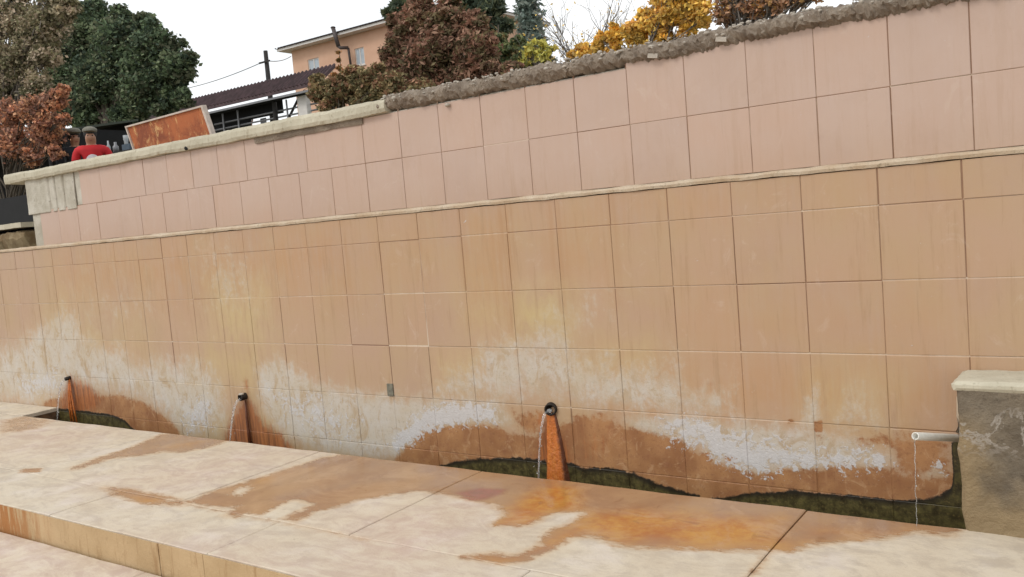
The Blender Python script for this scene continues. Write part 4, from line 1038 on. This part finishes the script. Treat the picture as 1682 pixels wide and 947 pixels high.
def person(pos, face, label, shirt, trousers, hat, hatc, lean=0.0, h=1.70):
    """face = direction (x,y) the person looks towards; local frame: +X is the left hand side, -Y is forward"""
    pr_ = empty('person', tuple(pos), label, 'person'); k_ = h/1.70
    pr_.rotation_euler = (0,0,math.atan2(face[0], -face[1]))
    J = [(0,0,.95),(0,.01,1.12),(0,.01,1.30),(0,0,1.42),(0,-.01,1.49),(0,-.02,1.57),(0,-.015,1.655),
         (0,-.075,1.545),(0,-.105,1.585)]
    E_ = [(0,1),(1,2),(2,3),(3,4),(4,5),(5,6),(5,8),(4,7)]; Rr = [(.15,.11),(.13,.10),(.15,.11),(.11,.085),(.055,.058),(.098,.108),(.07,.08),.03,.014]
    def add(pt, par, r): J.append(pt); E_.append((par, len(J)-1)); Rr.append(r); return len(J)-1
    for sx3 in (-1,1):
        a_ = add((sx3*.19,.01,1.40),3,.056); b_ = add((sx3*.24,.03,1.14),a_,.042); c_ = add((sx3*.21,-.14,.98),b_,.03)
        pm = add((sx3*.205,-.20,.955),c_,(.036,.016))
        for f_, (dx_, L_) in enumerate(((-.028,.058),(-.010,.068),(.008,.064),(.026,.050))):
            g_ = add((sx3*(.205+dx_),-.20-L_*.62,.945),pm,.0085); add((sx3*(.205+dx_),-.20-L_,.925),g_,.0075)
        g_ = add((sx3*.168,-.185,.945),c_,.010); add((sx3*.155,-.215,.93),g_,.0085)
        t1 = add((sx3*.095,0,.86),0,.09); t2 = add((sx3*.10,-.02,.50),t1,.062); t3 = add((sx3*.10,.02,.12),t2,.042); add((sx3*.105,-.06,.035),t3,.038); add((sx3*.11,-.15,.03),len(J)-1,.03)
    J = [(x*k_, y*k_, z*k_) for x,y,z in J]
    skin_mesh('body', J, E_, Rr, M_skin, pr_)
    T2 = [(0,0,.93),(0,.01,1.12),(0,.01,1.30),(0,0,1.41),(-.19,.01,1.405),(.19,.01,1.405),(-.235,.025,1.20),(.235,.025,1.20),(0,0,1.46)]
    skin_mesh('shirt', [(x*k_,y*k_,z*k_) for x,y,z in T2], [(0,1),(1,2),(2,3),(3,4),(3,5),(4,6),(5,7),(3,8)], [(.165,.125),(.15,.12),(.17,.13),(.13,.105),.075,.075,.064,.064,.062], shirt, pr_)
    T3 = [(0,0,.95),(0,0,.90),(-.095,0,.84),(.095,0,.84),(-.10,-.02,.50),(.10,-.02,.50),(-.10,.02,.10),(.10,.02,.10)]
    skin_mesh('trousers', [(x*k_,y*k_,z*k_) for x,y,z in T3], [(0,1),(1,2),(1,3),(2,4),(3,5),(4,6),(5,7)], [(.155,.12),(.155,.12),.10,.10,.078,.078,.06,.06], trousers, pr_)
    def loc(name, b, mat):
        me = bpy.data.meshes.new(name); me.from_pydata([tuple(k_*c for c in v) for v in b.V], [], b.F); me.materials.append(mat)
        for p_ in me.polygons: p_.use_smooth = True
        o = bpy.data.objects.new(name, me); COL.objects.link(o); o.parent = pr_
    b = MB(); b.ell((0,.012,1.635),(.088,.10,.085)); loc('hair', b, M_dark)
    if hat:
        b = MB(); b.ell((0,.0,1.685),(.10,.115,.055)); b.ell((0,-.11,1.665),(.075,.07,.012)); loc('cap', b, hatc)
    for sx3 in (-.03,.03): b = MB(); b.ell((sx3,-.098,1.60),(.013,.008,.008),8,5); loc('eye', b, M_black)
    b = MB(); b.ell((0,-.092,1.535),(.024,.008,.006),8,5); loc('mouth', b, simple('lips', srgb(150,84,74), .5, .05, 9, .1))
    return pr_, k_
def place(px, pyhead, Y, **kw):
    p = at(px, pyhead, 1, Y); return (p[0], p[1], terr(p[0], Y)), p[2]-terr(p[0], Y)
M_redc = simple('red_cloth', srgb(196,26,34), .8, .1, 8); M_gcap = simple('grey_cap_cloth', srgb(128,124,112), .9, .15, 20)
M_navy = simple('dark_clothes', (.012,.013,.018), .9, .2, 8); M_pale = simple('pale_clothes', srgb(186,190,192), .9, .08, 8); M_blue = simple('slate_blue_clothes', srgb(92,106,120), .9, .1, 8)
tocam = (CP[0]+11.5, CP[1]-3.0)
pos, h_ = place(147, 212, 3.0)
pr1, k1 = person(pos, (.8,-.5), 'person in a red shirt with a round white emblem and a grey cap', M_redc, M_navy, True, M_gcap, h=h_)
def disc(name, r, z, y, mat, parent, k_, x=0, zz=.0):
    V = []; n = 24
    V.append((x*k_, y*k_, z*k_))
    for i in range(n): w = 2*math.pi*i/n; V.append(((x+r*math.cos(w))*k_, (y+.35*abs(math.cos(w))*r*.5)*k_, (z+r*math.sin(w))*k_))
    me = bpy.data.meshes.new(name); me.from_pydata(V, [], [(0,i+1,(i+1)%n+1) for i in range(n)]); me.materials.append(mat)
    o = bpy.data.objects.new(name, me); COL.objects.link(o); o.parent = parent
    s_ = o.modifiers.new('s','SOLIDIFY'); s_.thickness = .004; return o
disc('emblem', .085, 1.25, -.142, simple('white_print', srgb(232,222,226), .8, .03, 9), pr1, k1)
disc('emblem_mark', .028, 1.25, -.150, simple('slate_print', srgb(84,84,100), .8, .03, 9), pr1, k1)
pos, h_ = place(120, 214, 3.6)
person(pos, (.9,-.2), 'person in dark clothes and a grey cap behind the russet leaves', M_navy, M_navy, True, M_gcap, h=h_)
def person_at(px, pyt, Y, **kw):
    p = at(px,pyt,1,Y); z = p[2]-1.72; o, k_ = person((p[0],Y,z), h=1.70, **kw); return o
zk = at(190,252,1,4.75)[2]
def item(name, px, py0, py1, r, mat, label, cat, Y=4.75, prof=None):
    p = at(px,py0,1,Y); z1 = p[2]; b = MB()
    b.tube([(p[0],Y,zk+.002),(p[0],Y,zk+(z1-zk)*.6),(p[0],Y,zk+(z1-zk)*.75),(p[0],Y,z1)], [r,r,r*.5,r*.45] if prof is None else [r*q for q in prof], 12)
    return tag(b.build(name, mat, None, True), label, cat)
b = MB(); b.box((at(160,250,1,4.75)[0],4.6,zk-.04),(at(232,240,1,4.75)[0],4.98,zk)); o = b.build('counter_top', M_dark, st)
item('glass_bottle', 177, 231, 250, .032, M_pale, 'pale bottle on the stall counter just right of the red shirt', 'bottle')
item('steel_jug', 189, 233, 250, .05, M_grey, 'grey steel jug on the stall counter between the pale bottle and the white canister', 'jug')
item('white_canister', 206, 222, 250, .042, M_pale, 'white topped canister on the stall counter near the rusted panel', 'canister', prof=[.7,.8,1,1])
p = at(214,241,1,4.7); b = MB(); b.box((p[0]-.12,4.62,zk+.002),(p[0]+.10,4.8,zk+.10)); tag(b.build('blue_crate', M_blue), 'slate blue crate on the counter end beside the rusted panel', 'crate')
# dark figure standing under the canopy
p = at(408,184,1,CY+1.8); zc_ = terr(p[0],CY+1.8)
person((p[0],CY+1.8,zc_), (.3,-.9), 'dark silhouetted person standing under the maroon canopy', M_navy, M_navy, False, None, h=p[2]-zc_)
print('heights', h_, p[2]-zc_)
